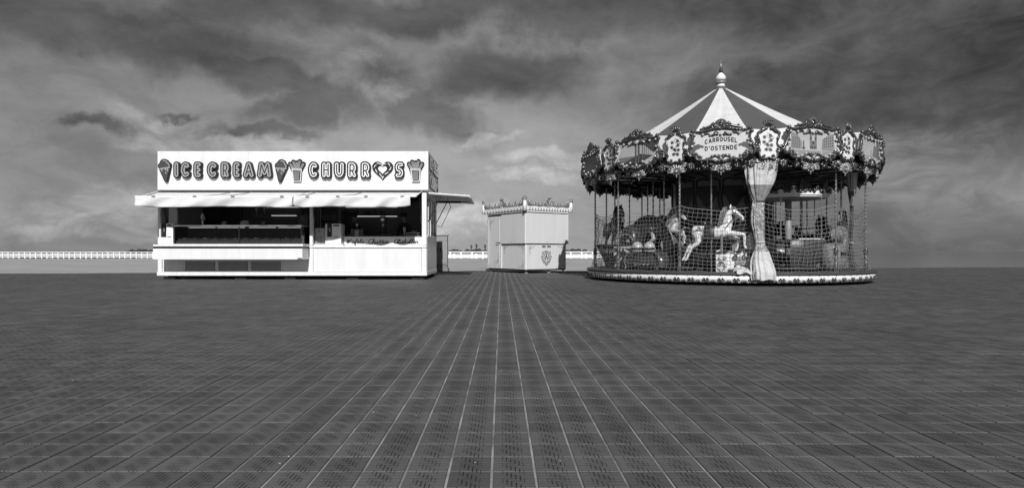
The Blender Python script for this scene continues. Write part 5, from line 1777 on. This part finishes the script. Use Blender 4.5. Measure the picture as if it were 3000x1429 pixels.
    for k in range(24):
        th = 15 * k
        inst('fringe_shell', shell, car, pol(4.07, th, 2.97), (0, 0, R(th)), scale=(1.15, 1.2, 1.1))
        for d in (5.2, 9.8): inst('fringe_rosette', ros, car, pol(4.07, th + d, 2.99), (0, 0, R(th + d)), scale=(1.35, 1.3, 1.35))
    # scalloped backing behind the fringe
    def bk(u, w):
        th = 360 * u
        x, y, _ = pol(4.02, th)
        zb = 2.93 - .08 * max(0, math.cos(R(th * 24))) ** 3 - .02 * math.cos(R(th * 72))
        return (x, y, zb + (3.06 - zb) * w)
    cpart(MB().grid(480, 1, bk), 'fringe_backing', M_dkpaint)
build_crown()

# ---- safety nets
def build_nets():
    M_net = mat('net_cord', .18, .8)
    for kk in range(12):
        if kk in (4, 5): pass
        th0, th1 = 15 + 30 * kk, 45 + 30 * kk
        a, b = Vector(pol(3.86, th0)), Vector(pol(3.86, th1))
        out = ((a + b) / 2).normalized()
        ph = random.uniform(0, 6)
        def pt(u, w):
            base = a.lerp(b, u)
            bl = .10 * math.sin(PI * u) * math.sin(PI * w) + .12 * (1 - w) ** 3 * 1.0
            ztop = 2.03 - .15 * 4 * u * (1 - u)
            z = .34 + (ztop - .34) * w - .05 * math.sin(PI * w) * math.sin(PI * u)
            j = .012 * math.sin(23 * u + ph + 9 * w) + .01 * math.sin(31 * w + 7 * u + ph)
            p = base + out * (bl + j)
            t = (b - a).normalized() * (.018 * math.sin(14 * w + 5 * u + ph) + .012 * math.sin(37 * w + ph * 2 + 11 * u))
            return (p.x + t.x, p.y + t.y, z + .010 * math.sin(17 * u + ph + 5 * w))
        m = MB()
        nu, nv = 18, 16
        for i in range(nu + 1): m.tube([pt(i / nu, j / 24) for j in range(25)], .0046, 3, cap=False)
        for j in range(nv + 1): m.tube([pt(i / 24, j / nv) for i in range(25)], .0046 if j < nv else .0075, 3, cap=False)
        cpart(m, 'safety_net', M_net)
build_nets()

# ---- tied-back curtains
def curtain(th, label, sd, wscale=.72, r=3.95, whole=True):
    M_c1 = mat('curtain_white', .52, .75, var=.14, vscale=9, bump=.03, bscale=9)
    M_c2 = mat('curtain_grey', .20, .6, var=.15, bump=.03, bscale=9)
    M_c3 = mat('clear_plastic_sheet', .30, .16, var=.55, vscale=7, coat=.6, bump=.05, bscale=11)
    x, y, _ = pol(r, th)
    c = math.cos(PHI) * x - math.sin(PHI) * y + CX, math.sin(PHI) * x + math.cos(PHI) * y + CY
    t = thing('curtain', label, 'curtain', (c[0], c[1], .33), PHI + R(th))
    wk = wscale
    prof = [(2.98, .50), (2.80, .46), (2.52, .385), (2.30, .28), (2.12, .175), (2.07, .155), (2.0, .165), (1.8, .20), (1.55, .20), (1.35, .15), (1.12, .13), (1.08, .125), (.98, .16), (.8, .25), (.62, .32), (.5, .35), (.34, .37), (.24, .38), (.16, .36)]
    zs = [p[0] for p in prof][::-1]
    ws = [p[1] for p in prof][::-1]
    def f(u, w):
        z = .16 + 2.82 * w
        wd = wk * float(np.interp(z, zs, ws))
        a = 2 * PI * u
        fold = 1 + (.15 * (1 - 2 * abs(math.sin(5.5 * a + sd + .6 * math.sin(3 * z)))) + .14 * math.sin(14 * a + 2 * sd + 2.0 * z) + .08 * math.sin(29 * a + z)) * (1 if z > 1.08 else .75)
        px = wd * math.cos(a) * fold
        py = wd * .42 * math.sin(a) * fold - .06 + (-.12 if z < .6 else 0) * min(1, (.6 - z) * 4)
        return (px + .05 * math.sin(z * 2.2 + sd), py, z - .33 + .015 * math.sin(5 * a + sd) * (1 if z < .3 else 0))
    for nm, m_, lo, hi in (('top_drape', M_c1, 2.47, 2.98), ('grey_drape', M_c2, 2.07, 2.472), ('plastic_sheet', M_c3 if whole else M_satin, .84, 2.075), ('bottom_drape', M_c1 if whole else M_satin, .16, .845)):
        MB().grid(84, 14, lambda u, w: f(u, ((lo + (hi - lo) * w) - .16) / 2.82)).build(nm, m_, t, smooth=True, world=False)
    MB().tube([(.17 * wk * math.cos(a), .085 * wk * math.sin(a) - .06, 2.07 - .33) for a in np.linspace(0, 2 * PI, 17)[:-1]], .013, 6, closed=True).build('tie_cord', M_black, t, world=False)
    MB().tube([(.105 * math.cos(a), .06 * math.sin(a) - .06, 1.09 - .33 + .02 * math.sin(a)) for a in np.linspace(0, 2 * PI, 17)[:-1]], .014, 6, closed=True).build('tie_cord', M_c1, t, world=False)
    return t
curtain(13, 'long tied curtain of white and grey cloth hanging right of the white horse', 1.0)
curtain(70, 'tied curtain in shade at the right edge of the carousel', 2.6, .5, 3.5, False)
# ---------------------------------------------------------------- carousel rides
def cw(r, th):
    x, y, _ = pol(r, th)
    return math.cos(PHI) * x - math.sin(PHI) * y + CX, math.sin(PHI) * x + math.cos(PHI) * y + CY
DZ = .329
M_hw = mat('horse_white', .72, .3, var=.10, vscale=7, coat=.4)
M_hg = mat('horse_dark', .035, .3, var=.4, vscale=6, coat=.4)
M_hm = mat('horse_mid', .20, .35, var=.4, vscale=6, coat=.4)
M_mane = mat('mane_paint', .14, .4, var=.9, vscale=18)
M_sad = mat('saddle_black', .012, .35, coat=.3)
M_strap = mat('harness_grey', .20, .4, var=.5, vscale=12)

def horse_meshes():
    n = [((-.46, 0, .92), (.20, .20)), ((-.18, 0, .87), (.19, .20)), ((.08, 0, .88), (.19, .20)), ((.25, 0, .97), (.17, .19)),        # 0-3 trunk
         ((.30, 0, 1.14), (.105, .15)), ((.30, 0, 1.30), (.078, .115)), ((.33, 0, 1.44), (.072, .085)),                            # 4-6 neck
         ((.44, 0, 1.46), (.085, .095)), ((.56, 0, 1.37), (.068, .075)), ((.68, 0, 1.25), (.056, .058)), ((.725, 0, 1.205), (.054, .050)),  # 7-10 head
         ((-.62, 0, .93), (.14, .15))]                                                                                             # 11 rump
    e = [(0, 1), (1, 2), (2, 3), (3, 4), (4, 5), (5, 6), (6, 7), (7, 8), (8, 9), (9, 10), (0, 11)]
    for s, dx, k in ((-1, 0.0, 0), (1, -.10, 1)):
        b = len(n)
        if k == 0: fr = [((.30, -.12, .86), .095), ((.56, -.13, .84), .064), ((.72, -.13, .83), .052), ((.72, -.13, .60), .036), ((.73, -.13, .50), .036), ((.77, -.13, .43), .046)]
        else: fr = [((.28, .12, .84), .095), ((.48, .13, .73), .06), ((.60, .13, .69), .05), ((.55, .13, .49), .036), ((.52, .13, .43), .036), ((.49, .13, .36), .046)]
        n += fr
        e += [(3, b)] + [(b + i, b + i + 1) for i in range(5)]
        b = len(n)
        hx = dx
        hr = [((-.52, s * .12, .80), .135), ((-.44 + hx, s * .13, .62), .088), ((-.66 + hx, s * .13, .46), .052), ((-.70 + hx, s * .13, .32), .036), ((-.77 + hx, s * .13, .17), .035), ((-.82 + hx, s * .13, .10), .046)]
        n += hr
        e += [(0, b)] + [(b + i, b + i + 1) for i in range(5)]
    return skin_mesh('horse_body', n, e, 1, 2)
HB = horse_meshes()
HB.materials.append(M_hw)
def horse_extras():
    ear = MB()
    for s in (-1, 1):
        ear.tube([(.365, s * .05, 1.51), (.36, s * .06, 1.59), (.38, s * .055, 1.65)], [.026, .03, .004], 6)
    tail = MB()
    for k in range(9):
        o = (k - 4) * .012
        tail.tube(smooth_path([(-.70, o, 1.0), (-.84, o * 2, 1.02), (-.94, o * 2.5, .88 + .01 * k), (-.96 - .01 * k, o * 3, .68), (-.90, o * 3, .50 + .02 * k)]), [.02, .028, .026, .006], 5)
    mane = MB()
    for k in range(22):
        t = k / 21
        px, pz = .29 - .08 * t - .03, 1.54 - .44 * t
        for s in (-1, 1):
            mane.tube(smooth_path([(px + .02, 0, pz + .02), (px - .06, s * .06, pz + .02 + .02 * math.sin(k * 2)), (px - .05 - .05 * (k % 3), s * .115, pz - .10), (px - .10 + .03 * (k % 2), s * .13, pz - .20)]), [.022, .028, .022, .004], 5)
    mane.tube(smooth_path([(.36, 0, 1.55), (.44, 0, 1.57), (.51, -.02, 1.51), (.55, -.03, 1.45)]), [.025, .028, .006], 5)
    # saddle: flap cloth over the barrel
    sad = MB()
    def sf(u, w):
        a = PI * (-.08 + 1.16 * u)
        x = -.27 + .28 * w
        bx = .232 + .012 * math.sin(PI * w)
        return (x - .05 * abs(math.cos(a)) , bx * .98 * math.cos(a), .875 + bx * 1.02 * math.sin(a) - (.06 if math.sin(a) < .3 else 0))
    sad.grid(20, 6, sf)
    sad.tube(smooth_path([(-.30, 0, 1.10), (-.34, 0, 1.17), (-.40, 0, 1.18)]), [.09, .07, .03], 8)
    sad.tube(smooth_path([(.02, 0, 1.10), (.06, 0, 1.19), (.05, 0, 1.22)]), [.05, .03, .02], 8)
    sad.ball((-.15, 0, 1.095), .15, 10, 6, (1.1, .85, .35))
    har = MB()
    def ring(c, rx, rz, tilt, w):
        har.tube([(c[0] + math.sin(tilt) * rz * math.sin(a), rx * math.cos(a), c[1] + math.cos(tilt) * rz * math.sin(a)) for a in np.linspace(0, 2 * PI, 17)[:-1]], w, 5, closed=True)
    ring((.615, 1.31), .072, .078, -.8, .012)
    ring((.43, 1.465), .092, .105, -.3, .012)
    ring((.28, 1.04), .185, .21, .6, .022)
    for s in (-1, 1):
        har.tube(smooth_path([(.61, s * .075, 1.31), (.47, s * .12, 1.22), (.25, s * .17, 1.16), (.06, s * .12, 1.12)]), .010, 5)
        har.tube([(.43, s * .092, 1.44), (.61, s * .075, 1.32)], .010, 5)
        har.tube(smooth_path([(-.32, s * .235, .98), (-.45, s * .235, .95), (-.60, s * .16, .92), (-.71, 0, .93)]), .016, 5)
        har.flat([[(.0 + .06 * math.cos(R(90 + 72 * i)) * k, .0 + .06 * math.sin(R(90 + 72 * i)) * k) for i in range(5) for k in (1,)]], -.004, .004, Matrix.Translation((-.44, s * .242, .98)))
    eye = MB()
    for s in (-1, 1): eye.ball((.50, s * .078, 1.435), .019, 8, 6)
    for s in (-1, 1): eye.ball((.735, s * .04, 1.215), .011, 6, 4)
    hoof = MB()
    for p in ((.775, -.13, .415), (.485, .13, .345), (-.83, -.13, .085), (-.93, .13, .085)): hoof.ball(p, .052, 8, 6, (1, .9, .9))
    return ear.mesh('ears', True, M_hw), tail.mesh('tail', True, M_mane), mane.mesh('mane', True, M_mane), sad.mesh('saddle', True, M_sad), har.mesh('harness', True, M_strap), eye.mesh('eyes', True, M_black), hoof.mesh('hooves', True, M_black)
HX = horse_extras()
POLE = MB()
for i in range(1):
    K, n = 90, 8
    v, f = [], []
    for i in range(K + 1):
        z = .0 + 2.75 * i / K
        for j in range(n):
            a = 2 * PI * j / n
            r = .022 + .005 * math.sin(2 * a + z * 34)
            v.append((r * math.cos(a), r * math.sin(a), z))
    for i in range(K):
        for j in range(n): f.append((i * n + j, i * n + (j + 1) % n, (i + 1) * n + (j + 1) % n, (i + 1) * n + j))
    POLE.add(v, f)
POLEM = POLE.mesh('brass_pole', True, M_brass)

def horse(r, th, label, body, mane, zoff=.22, sc_=1.0, turn=0, pole_x=-.13, saddle=None):
    x, y = cw(r, th)
    t = thing('carousel_horse', label, 'carousel horse', (x, y, DZ), PHI + R(th + turn), 'horses on the carousel')
    z = zoff
    inst('body', HB, t, (0, 0, z), m=body, scale=(sc_,) * 3)
    for nm, me, m_ in zip(('ears', 'tail', 'mane', 'saddle', 'harness', 'eyes', 'hooves'), HX, (body, mane, mane, saddle or M_sad, M_strap, M_black, M_black)):
        inst(nm, me, t, (0, 0, z), m=m_, scale=(sc_,) * 3)
    inst('brass_pole', POLEM, t, (pole_x * sc_, 0, 0))
    return t
horse(3.50, -1.8, 'white galloping carousel horse with black saddle in front of the tied curtain', M_hw, M_mane, .18, .93)
horse(2.75, -31, 'white carousel horse beside the dark arched coach', mat('horse_white_shaded', .42, .3, var=.2, vscale=7, coat=.4), M_mane, .36, .84)  # white horse's paint darkened to stand for the shade on it
horse(3.25, -70, 'dark carousel horse at the left edge facing outwards', M_hg, M_dkpaint, .48, .9, 8)
horse(3.3, 73, 'dappled carousel horse at the right edge seen from behind', M_hm, M_mane, .25, .9)
horse(2.5, 140, 'dark carousel horse behind the round tub at the right', M_hg, M_dkpaint, .35, .95)
horse(2.6, -140, 'dark carousel horse at the back left', M_hg, M_dkpaint, .25, .95)
horse(3.1, -165, 'dark carousel horse at the back behind the drum', M_hg, M_dkpaint, .25, .95)
horse(3.1, 105, 'dark carousel horse at the back right', M_hg, M_dkpaint, .18, .9)
# free brass poles of the inner row
i = 0
for r, th in ((2.3, -100), (3.2, -112), (2.2, -62), (3.3, -100), (2.4, -125), (3.1, 128), (2.3, 95)):
    x, y = cw(r, th)
    i += 1
    c = inst('inner_pole', POLEM, car, pol(r, th, DZ))

def pedestal_and_sleigh():
    x, y = cw(3.66, .3)
    t = thing('carved_pedestal', 'pale carved pedestal under the white galloping horse', 'pedestal', (x, y, DZ), PHI + R(-1))
    MB().box(-.14, .14, -.10, .10, 0, .44).build('block', M_hw, t, world=False, bevel=.015)
    m = MB()
    for s in (-1, 1):
        scroll(m, (s * .06, .33), .05, s * 1.3, 0, .012, -.108)
        scroll(m, (s * .06, .17), .05, -s * 1.3, 0, .012, -.108)
        leaf(m, (s * .02, .03), R(90 - s * 40), .13, .03, -.105)
    fan(m, (0, .2), .08, 5, R(40), R(140), .011, -.105)
    m.build('carving', mat('carving_grey', .22, .4, var=.4), t, smooth=True, world=False)
    MB().tube([(0, 0, .44), (0, 0, .95)], .035, 8).build('stem', M_steel, t, world=False)
    # white sleigh right of it
    x, y = cw(3.5, 6.3)
    t = thing('white_sleigh', 'white sleigh seat with gilded shield beside the carved pedestal', 'carousel seat', (x, y, DZ), PHI + R(6.5), 'seats on the carousel')
    side = smooth_path([(-.32, .06), (-.34, .4), (-.2, .52), (0, .46), (.14, .62), (.24, .98), (.34, 1.02), (.42, .8), (.46, .4), (.40, .08)], 5)
    loop = [(p.x, p.z) for p in side]
    for yy in (-.06, .62):
        MB().flat([loop], yy - .03, yy + .03).build('side_panel', M_hw, t, world=False)
    MB().box(-.3, .36, .0, .56, .30, .36).box(.2, .38, .0, .56, .36, .9).build('bench', M_sad, t, world=False)
    m = MB()
    m.tube(smooth_path([(p[0], -.1, p[1]) for p in loop[::3]], 2), .022, 6)
    for s in (-1, 1): scroll(m, (.05 + s * .13, .36), .08, s * 1.35, R(90), .02, -.11)
    scroll(m, (.3, .45), .09, 1.3, 0, .022, -.11)
    fan(m, (.05, .2), .12, 5, R(200), R(340), .018, -.11)
    m.build('scrollwork', M_gilt, t, smooth=True, world=False)
    MB().flat([[(-.06, .38), (.16, .38), (.17, .24), (.05, .12), (-.07, .24)]], -.112, -.093).build('shield', mat('shield_grey', .25, .35), t, world=False)
    # dark rockwork behind the horse
    x, y = cw(2.85, -9)
    t = thing('dark_boat_seat', 'low dark boat-shaped seat behind the white galloping horse', 'carousel seat', (x, y, DZ), PHI + R(-9), 'seats on the carousel')
    hull = MB().grid(16, 8, lambda u, w: ((-.7 + 1.4 * u), (-.42 + .84 * w) * (1 - .7 * abs(2 * u - 1) ** 3), .08 + .42 * (2 * w - 1) ** 2 + .25 * abs(2 * u - 1) ** 3))
    hull.build('hull', M_dkpaint, t, smooth=True, world=False, solid=.04)
    MB().box(-.3, .3, -.3, .3, .22, .28).build('bench', M_sad, t, world=False)
pedestal_and_sleigh()

def coach():
    x, y = cw(2.55, -42)
    t = thing('arched_coach', 'large dark coach with an arched hood on the left of the carousel', 'carousel coach', (x, y, DZ), PHI + R(-30))
    # hood: thick arch
    for y0 in (-.45, .35):
        o = [(1.0 * math.cos(a) * .85, .45 + 1.05 * math.sin(a)) for a in np.linspace(0, PI, 20)] + [(-.85, .1), (.85, .1)]
        q = [(.12 + .36 * math.cos(a), .62 + .46 * math.sin(a)) for a in np.linspace(0, 2 * PI, 20)[:-1]]
        MB().flat([o, q], y0, y0 + .08).build('coach_side', M_dkpaint, t, world=False)
        m = MB()
        m.tube([(.87 * math.cos(a), y0 - .02, .45 + 1.07 * math.sin(a)) for a in np.linspace(0, PI, 24)], .035, 6)
        m.build('hood_trim', mat('trim_grey', .10, .35, metal=.4), t, smooth=True, world=False)
    MB().grid(20, 1, lambda u, w: (.84 * math.cos(PI * u), -.42 + .84 * w, .45 + 1.03 * math.sin(PI * u))).build('hood', mat('hood_dark', .04, .6), t, smooth=True, world=False, solid=.03)
    MB().box(-.7, .7, -.36, .34, .12, .2).box(-.7, -.5, -.36, .34, .2, .8).build('bench', M_sad, t, world=False)
    for xx in (-.5, .5):
        m = MB()
        for s in np.linspace(0, 2 * PI, 9)[:-1]: m.tube([(xx, -.50, .16), (xx + .15 * math.cos(s), -.50, .16 + .15 * math.sin(s))], .012, 5)
        m.tube([(xx + .16 * math.cos(a), -.50, .165 + .16 * math.sin(a)) for a in np.linspace(0, 2 * PI, 21)[:-1]], .022, 6, closed=True)
        m.build('wheel', mat('wheel_grey', .18, .4), t, world=False)
    # creature car with two domed lamps
    x, y = cw(3.4, -33)
    t = thing('beetle_car', 'low dark ride car with two pale domed lamps and dark curved mudguards', 'ride car', (x, y, DZ), PHI + R(-28))
    def body(u, w):
        a, b = PI * u, PI * w
        return (.62 * math.cos(a), -.36 * math.cos(b) * math.sin(a) ** .5, .10 + .50 * math.sin(a) ** .6 * math.sin(b) ** .6)
    MB().grid(18, 12, body).build('body', mat('beetle_body', .05, .25, var=.4, coat=.5), t, smooth=True, world=False)
    for xx in (-.22, .17):
        l = MB().lathe([(.165, 0), (.17, .08), (.14, .2), (.08, .27), (.001, .29)], 16, (xx, -.26, .50)).build('lamp_dome', mat('dome_pale', .45, .35, var=.2), t, smooth=True, world=False)
        MB().lathe([(.173, .06), (.173, .12)], 16, (xx, -.26, .50), a0=PI, a1=2 * PI).build('lamp_slit', M_black, l, world=False)
    for s in (-1, 1):
        MB().tube(smooth_path([(s * .34, -.30, .50), (s * .50, -.36, .42), (s * .56, -.40, .26), (s * .50, -.40, .10), (s * .52, -.44, .04)]), [.02, .04, .036, .026, .034], 8).build('mudguard', mat('mudguard_grey', .07, .35, var=.3), t, smooth=True, world=False)
    MB().box(-.36, .40, -.42, -.37, .12, .18).build('bumper', M_dkpaint, t, world=False, bevel=.02)
    for k in range(4): MB().box(-.2 + .13 * k, -.13 + .13 * k, -.425, -.421, .14, .19).build('plate', M_strap, t, world=False)
coach()

def flag_bus():
    x, y = cw(3.3, -49)
    t = thing('flag_car', 'small dark ride car with a striped flag painted across its side', 'ride car', (x, y, DZ), PHI + R(-42))
    MB().box(-.42, .42, -.25, .35, .05, .66).build('body', M_dkpaint, t, world=False, bevel=.06)
    m = MB()
    for q in ([(-.40, .48), (-.05, .60), (-.05, .54), (-.40, .38)], [(.40, .48), (.05, .60), (.05, .54), (.40, .38)], [(-.40, .08), (-.06, .36), (-.06, .30), (-.30, .08)], [(.40, .08), (.06, .36), (.06, .30), (.30, .08)], [(-.41, .66), (.41, .66), (.41, .61), (-.41, .61)]):
        m.flat([q], -.256, -.251)
    m.build('flag_stripes', M_hw, t, world=False)
    MB().grid(14, 10, lambda u, w: (.36 * math.cos(PI * u), .05 + .26 * math.cos(PI * w) * math.sin(PI * u) ** .5, .66 + .62 * math.sin(PI * u) ** .7 * math.sin(PI * w) ** .5)).build('hood', M_dkpaint, t, smooth=True, world=False)
    m = MB()
    m.tube([(.40 * math.cos(a), -.22, .80 + .2 * math.sin(a)) for a in np.linspace(0, PI, 12)], .02, 6)
    for s in (-1, 1): m.ball((s * .24, -.27, .80), .06, 8, 6).ball((s * .05, -.30, .98), .03, 8, 6)
    m.build('bright_fittings', M_strap, t, smooth=True, world=False)
    # striped boat
    x, y = cw(3.35, -68)
    t = thing('striped_boat', 'ride boat with pale bands round its hull at the left edge', 'ride boat', (x, y, DZ), PHI + R(-60))
    mats = [M_dkpaint, M_strap]
    m = MB()
    for k in range(6):
        m.m = 1 if k in (2, 4) else 0
        m.lathe([(.22 + .05 * k, .04 + .11 * k), (.27 + .05 * k, .15 + .11 * k)], 28, cap=False)
    m.build('hull', mats, t, smooth=True, world=False)
    MB().lathe([(.05, .3), (.5, .32)], 24).build('bench', M_sad, t, world=False)
    MB().tube([(.54 * math.cos(a), .54 * math.sin(a), .70) for a in np.linspace(0, 2 * PI, 25)[:-1]], .03, 6, closed=True).build('gunwale', M_dkpaint, t, world=False)
flag_bus()

def cup_ride():
    x, y = cw(2.45, 45)
    t = thing('tub_ride', 'round dark tufted tub with a white scalloped canopy on a central column', 'ride tub', (x, y, DZ), PHI + R(20))
    N = 16
    for k in range(N):
        a0, a1 = 2 * PI * k / N + .01, 2 * PI * (k + 1) / N - .01
        if 3.9 < (a0 + a1) / 2 < 4.5: continue
        m_ = mat('tub_panel_grey', .06, .4, var=.2) if 4.5 < (a0 + a1) / 2 < 5.7 else M_dkpaint
        m = MB()
        rr = [(.62, .06), (.76, .25), (.84, .5), (.88, .82), (.84, .84), (.80, .5), (.72, .25), (.60, .1)]
        m.lathe(rr, 3, cap=False, a0=a0, a1=a1)
        m.build('tub_panel', m_, t, smooth=R(40), world=False)
    MB().lathe([(.02, .05), (.75, .05), (.75, .1), (.02, .1)], 32).build('floor', M_deck, t, world=False)
    MB().lathe([(.76, .40), (.45, .42), (.45, .34), (.76, .32)], 28, cap=False).build('bench', M_sad, t, world=False)
    m = MB()
    for k in range(40):
        for j in range(3): m.ball((.80 * math.cos(2 * PI * k / 40), .80 * math.sin(2 * PI * k / 40), .48 + .1 * j), .022, 6, 4)
    o = m.build('tufting_buttons', M_strap, t, smooth=True, world=False)
    o['kind'] = 'stuff'
    MB().tube([(.875 * math.cos(a), .875 * math.sin(a), .84) for a in np.linspace(4.55, 6.1, 14)], .02, 6).build('rail_edge', M_hw, t, world=False)
    MB().lathe([(.085, .1), (.085, 1.93)], 16).build('column', M_grey, t, smooth=R(40), world=False)
    MB().lathe([(.02, .78), (.36, .80), (.36, .84), (.02, .84)], 24).build('table', M_dkpaint, t, world=False)
    # canopy
    c = MB().lathe([(.02, 2.00), (.98, 1.94), (1.0, 2.06), (.02, 2.20)], 10, cap=False).build('canopy', M_rim, t, world=False)
    w = 2 * math.sin(PI / 10)
    sc_pts = [(-w / 2, 0)] + [(-w / 2 + w * i / 12, .10 + .10 * math.cos(PI * (2 * i / 12 - 1)) ** 2 + .04 * math.cos(2 * PI * i / 12)) for i in range(13)] + [(w / 2, 0)]
    vm = MB().flat([sc_pts], -.012, .012).mesh('canopy_valance', mats=M_rim)
    om = MB()
    fan(om, (0, .18), .12, 7, R(10), R(170), .02, -.02)
    for s in (-1, 1):
        scroll(om, (s * .12, .10), .06, s * 1.3, 0, .016, -.02)
        om.ball((s * .21, -.03, .10), .05, 8, 6).ball((s * .26, -.03, .16), .04, 8, 6)
    om = om.mesh('valance_ornament', True, M_gilt)
    for k in range(10):
        a = 2 * PI * (k + .5) / 10
        v_ = inst('canopy_valance', vm, t, (.955 * math.cos(a), .955 * math.sin(a), 1.98), (0, 0, a + PI / 2))
        inst('valance_ornament', om, v_)
    for k in range(5):
        a = 2 * PI * k / 5 + .3
        MB().tube([(.9 * math.cos(a), .9 * math.sin(a), .84), (.9 * math.cos(a), .9 * math.sin(a), 1.95)], .018, 6).build('canopy_post', M_brass, t, world=False)
    # bar rail behind it
    x, y = cw(3.1, 118)
    t = thing('railed_bench', 'dark bench with a thin rail at the back of the carousel', 'bench', (x, y, DZ), PHI + R(118))
    MB().box(-.9, .9, -.2, .2, .35, .42).box(-.9, .9, .14, .2, .42, 1.08).build('seat', M_dkpaint, t, world=False)
    for s in (-.85, .85): MB().box(s - .03, s + .03, -.15, .15, 0, .35).build('leg', M_dkpaint, t, world=False)
    MB().tube([(-.9, 0, .42), (-.9, 0, 1.25), (.9, 0, 1.25), (.9, 0, .42)], .018, 6).build('rail', M_strap, t, world=False)
    # white elephant-like step seat at the right
    x, y = cw(3.3, 58)
    t = thing('white_barrel_seat', 'white barrel-shaped seat with dark slots near the right edge', 'carousel seat', (x, y, DZ), PHI + R(50), 'seats on the carousel')
    MB().lathe([(.22, .0), (.30, .15), (.34, .4), (.32, .62), (.24, .74), (.22, .70), (.28, .5)], 20).build('shell', M_hm, t, smooth=True, world=False)
    for z in (.42, .48): MB().box(-.15, .15, -.36, -.33, z, z + .03).build('slot', M_black, t, world=False)
    MB().lathe([(.02, .3), (.27, .32)], 16).build('cushion', M_sad, t, world=False)
cup_ride()

# ---------------------------------------------------------------- cables, litter and a crumpled sheet
def ground_details():
    def cable(pts, label, r=.018):
        o = MB().tube(smooth_path(pts, 8), r, 6).build('power_cable', M_rubber, smooth=True)
        tag(o, label, 'cable', 'power cables on the pavement')
    cable([(-2.55, 24.9, .02), (-2.0, 24.7, .016), (-1.3, 25.25, .016), (-.7, 25.3, .016), (-.3, 25.55, .016), (.1, 25.2, .016), (.6, 25.0, .016)], 'black cable lying between the utility cabinet and the ticket booth')
    cable([(2.3, 24.9, .016), (2.9, 24.7, .016), (3.4, 24.2, .016), (3.9, 23.6, .016), (4.4, 22.6, .016)], 'black cable running from the ticket booth to the carousel')
    m = MB()
    for i in range(60):
        y = 2.4 + 20 * random.random() ** 1.3
        x = random.uniform(-.8, .8) * y
        if y > 14 and x > 2: continue
        if y > 17.5 and x < -2: continue
        r = random.uniform(.002, .0045)
        m.ball((x, y, r * .4), r, 6, 4, (1.3, 1, .5))
    o = m.build('shell_fragments', mat('shell_white', .45, .6), smooth=True)
    tag(o, 'scattered pale shell fragments on the dark pavement', 'shells', kind='stuff')
    # sheet fallen over the rim below the curtain
    x, y = cw(4.0, 9.5)
    t = thing('crumpled_sheet', 'crumpled white sheet draped over the carousel rim left of the curtain', 'sheet', (x, y, .33), PHI + R(9.5))
    def f(u, w):
        px = -.34 + .68 * u
        py = .30 - .46 * w
        z = .035 + .16 * math.sin(PI * u) * (1 - w) ** 2 * (1 + .5 * math.sin(11 * u + 5 * w)) + .02 * math.sin(17 * u + 9 * w) + .015 * math.sin(31 * w + 7 * u)
        if py < -.14: z -= (-.14 - py) * 3.0
        return (px + .03 * math.sin(9 * w), py, z)
    MB().grid(30, 24, f).build('cloth', mat('curtain_white', .52), t, smooth=True, world=False)
    # tiny figures on the far breakwater
    n = [((0, 0, .95), .14), ((0, 0, 1.35), .17), ((0, 0, 1.52), .06), ((0, 0, 1.68), .09)]
    e = [(0, 1), (1, 2), (2, 3)]
    for s in (-1, 1):
        b = len(n)
        n += [((s * .1, 0, .85), .10), ((s * .12, 0, .45), .07), ((s * .12, 0, .05), .06), ((s * .2, 0, 1.38), .06), ((s * .26, 0, 1.1), .05), ((s * .27, -.05, .85), .045)]
        e += [(0, b), (b, b + 1), (b + 1, b + 2), (1, b + 3), (b + 3, b + 4), (b + 4, b + 5)]
    me = skin_mesh('distant_body', n, e, 0, 1)
    me.materials.append(M_dkpaint)
    for i, (px, sc_) in enumerate(((1381, .62), (1396, .72), (1421, .68))):
        t = thing('person', ('leftmost', 'tallest', 'rightmost')[i] + ' of three tiny dark figures on the breakwater left of the booth', 'person', (X(px, 108), 108, 1.0), 0, 'people on the breakwater')
        inst('body', me, t, (0, 0, 0), scale=(sc_,) * 3)
ground_details()
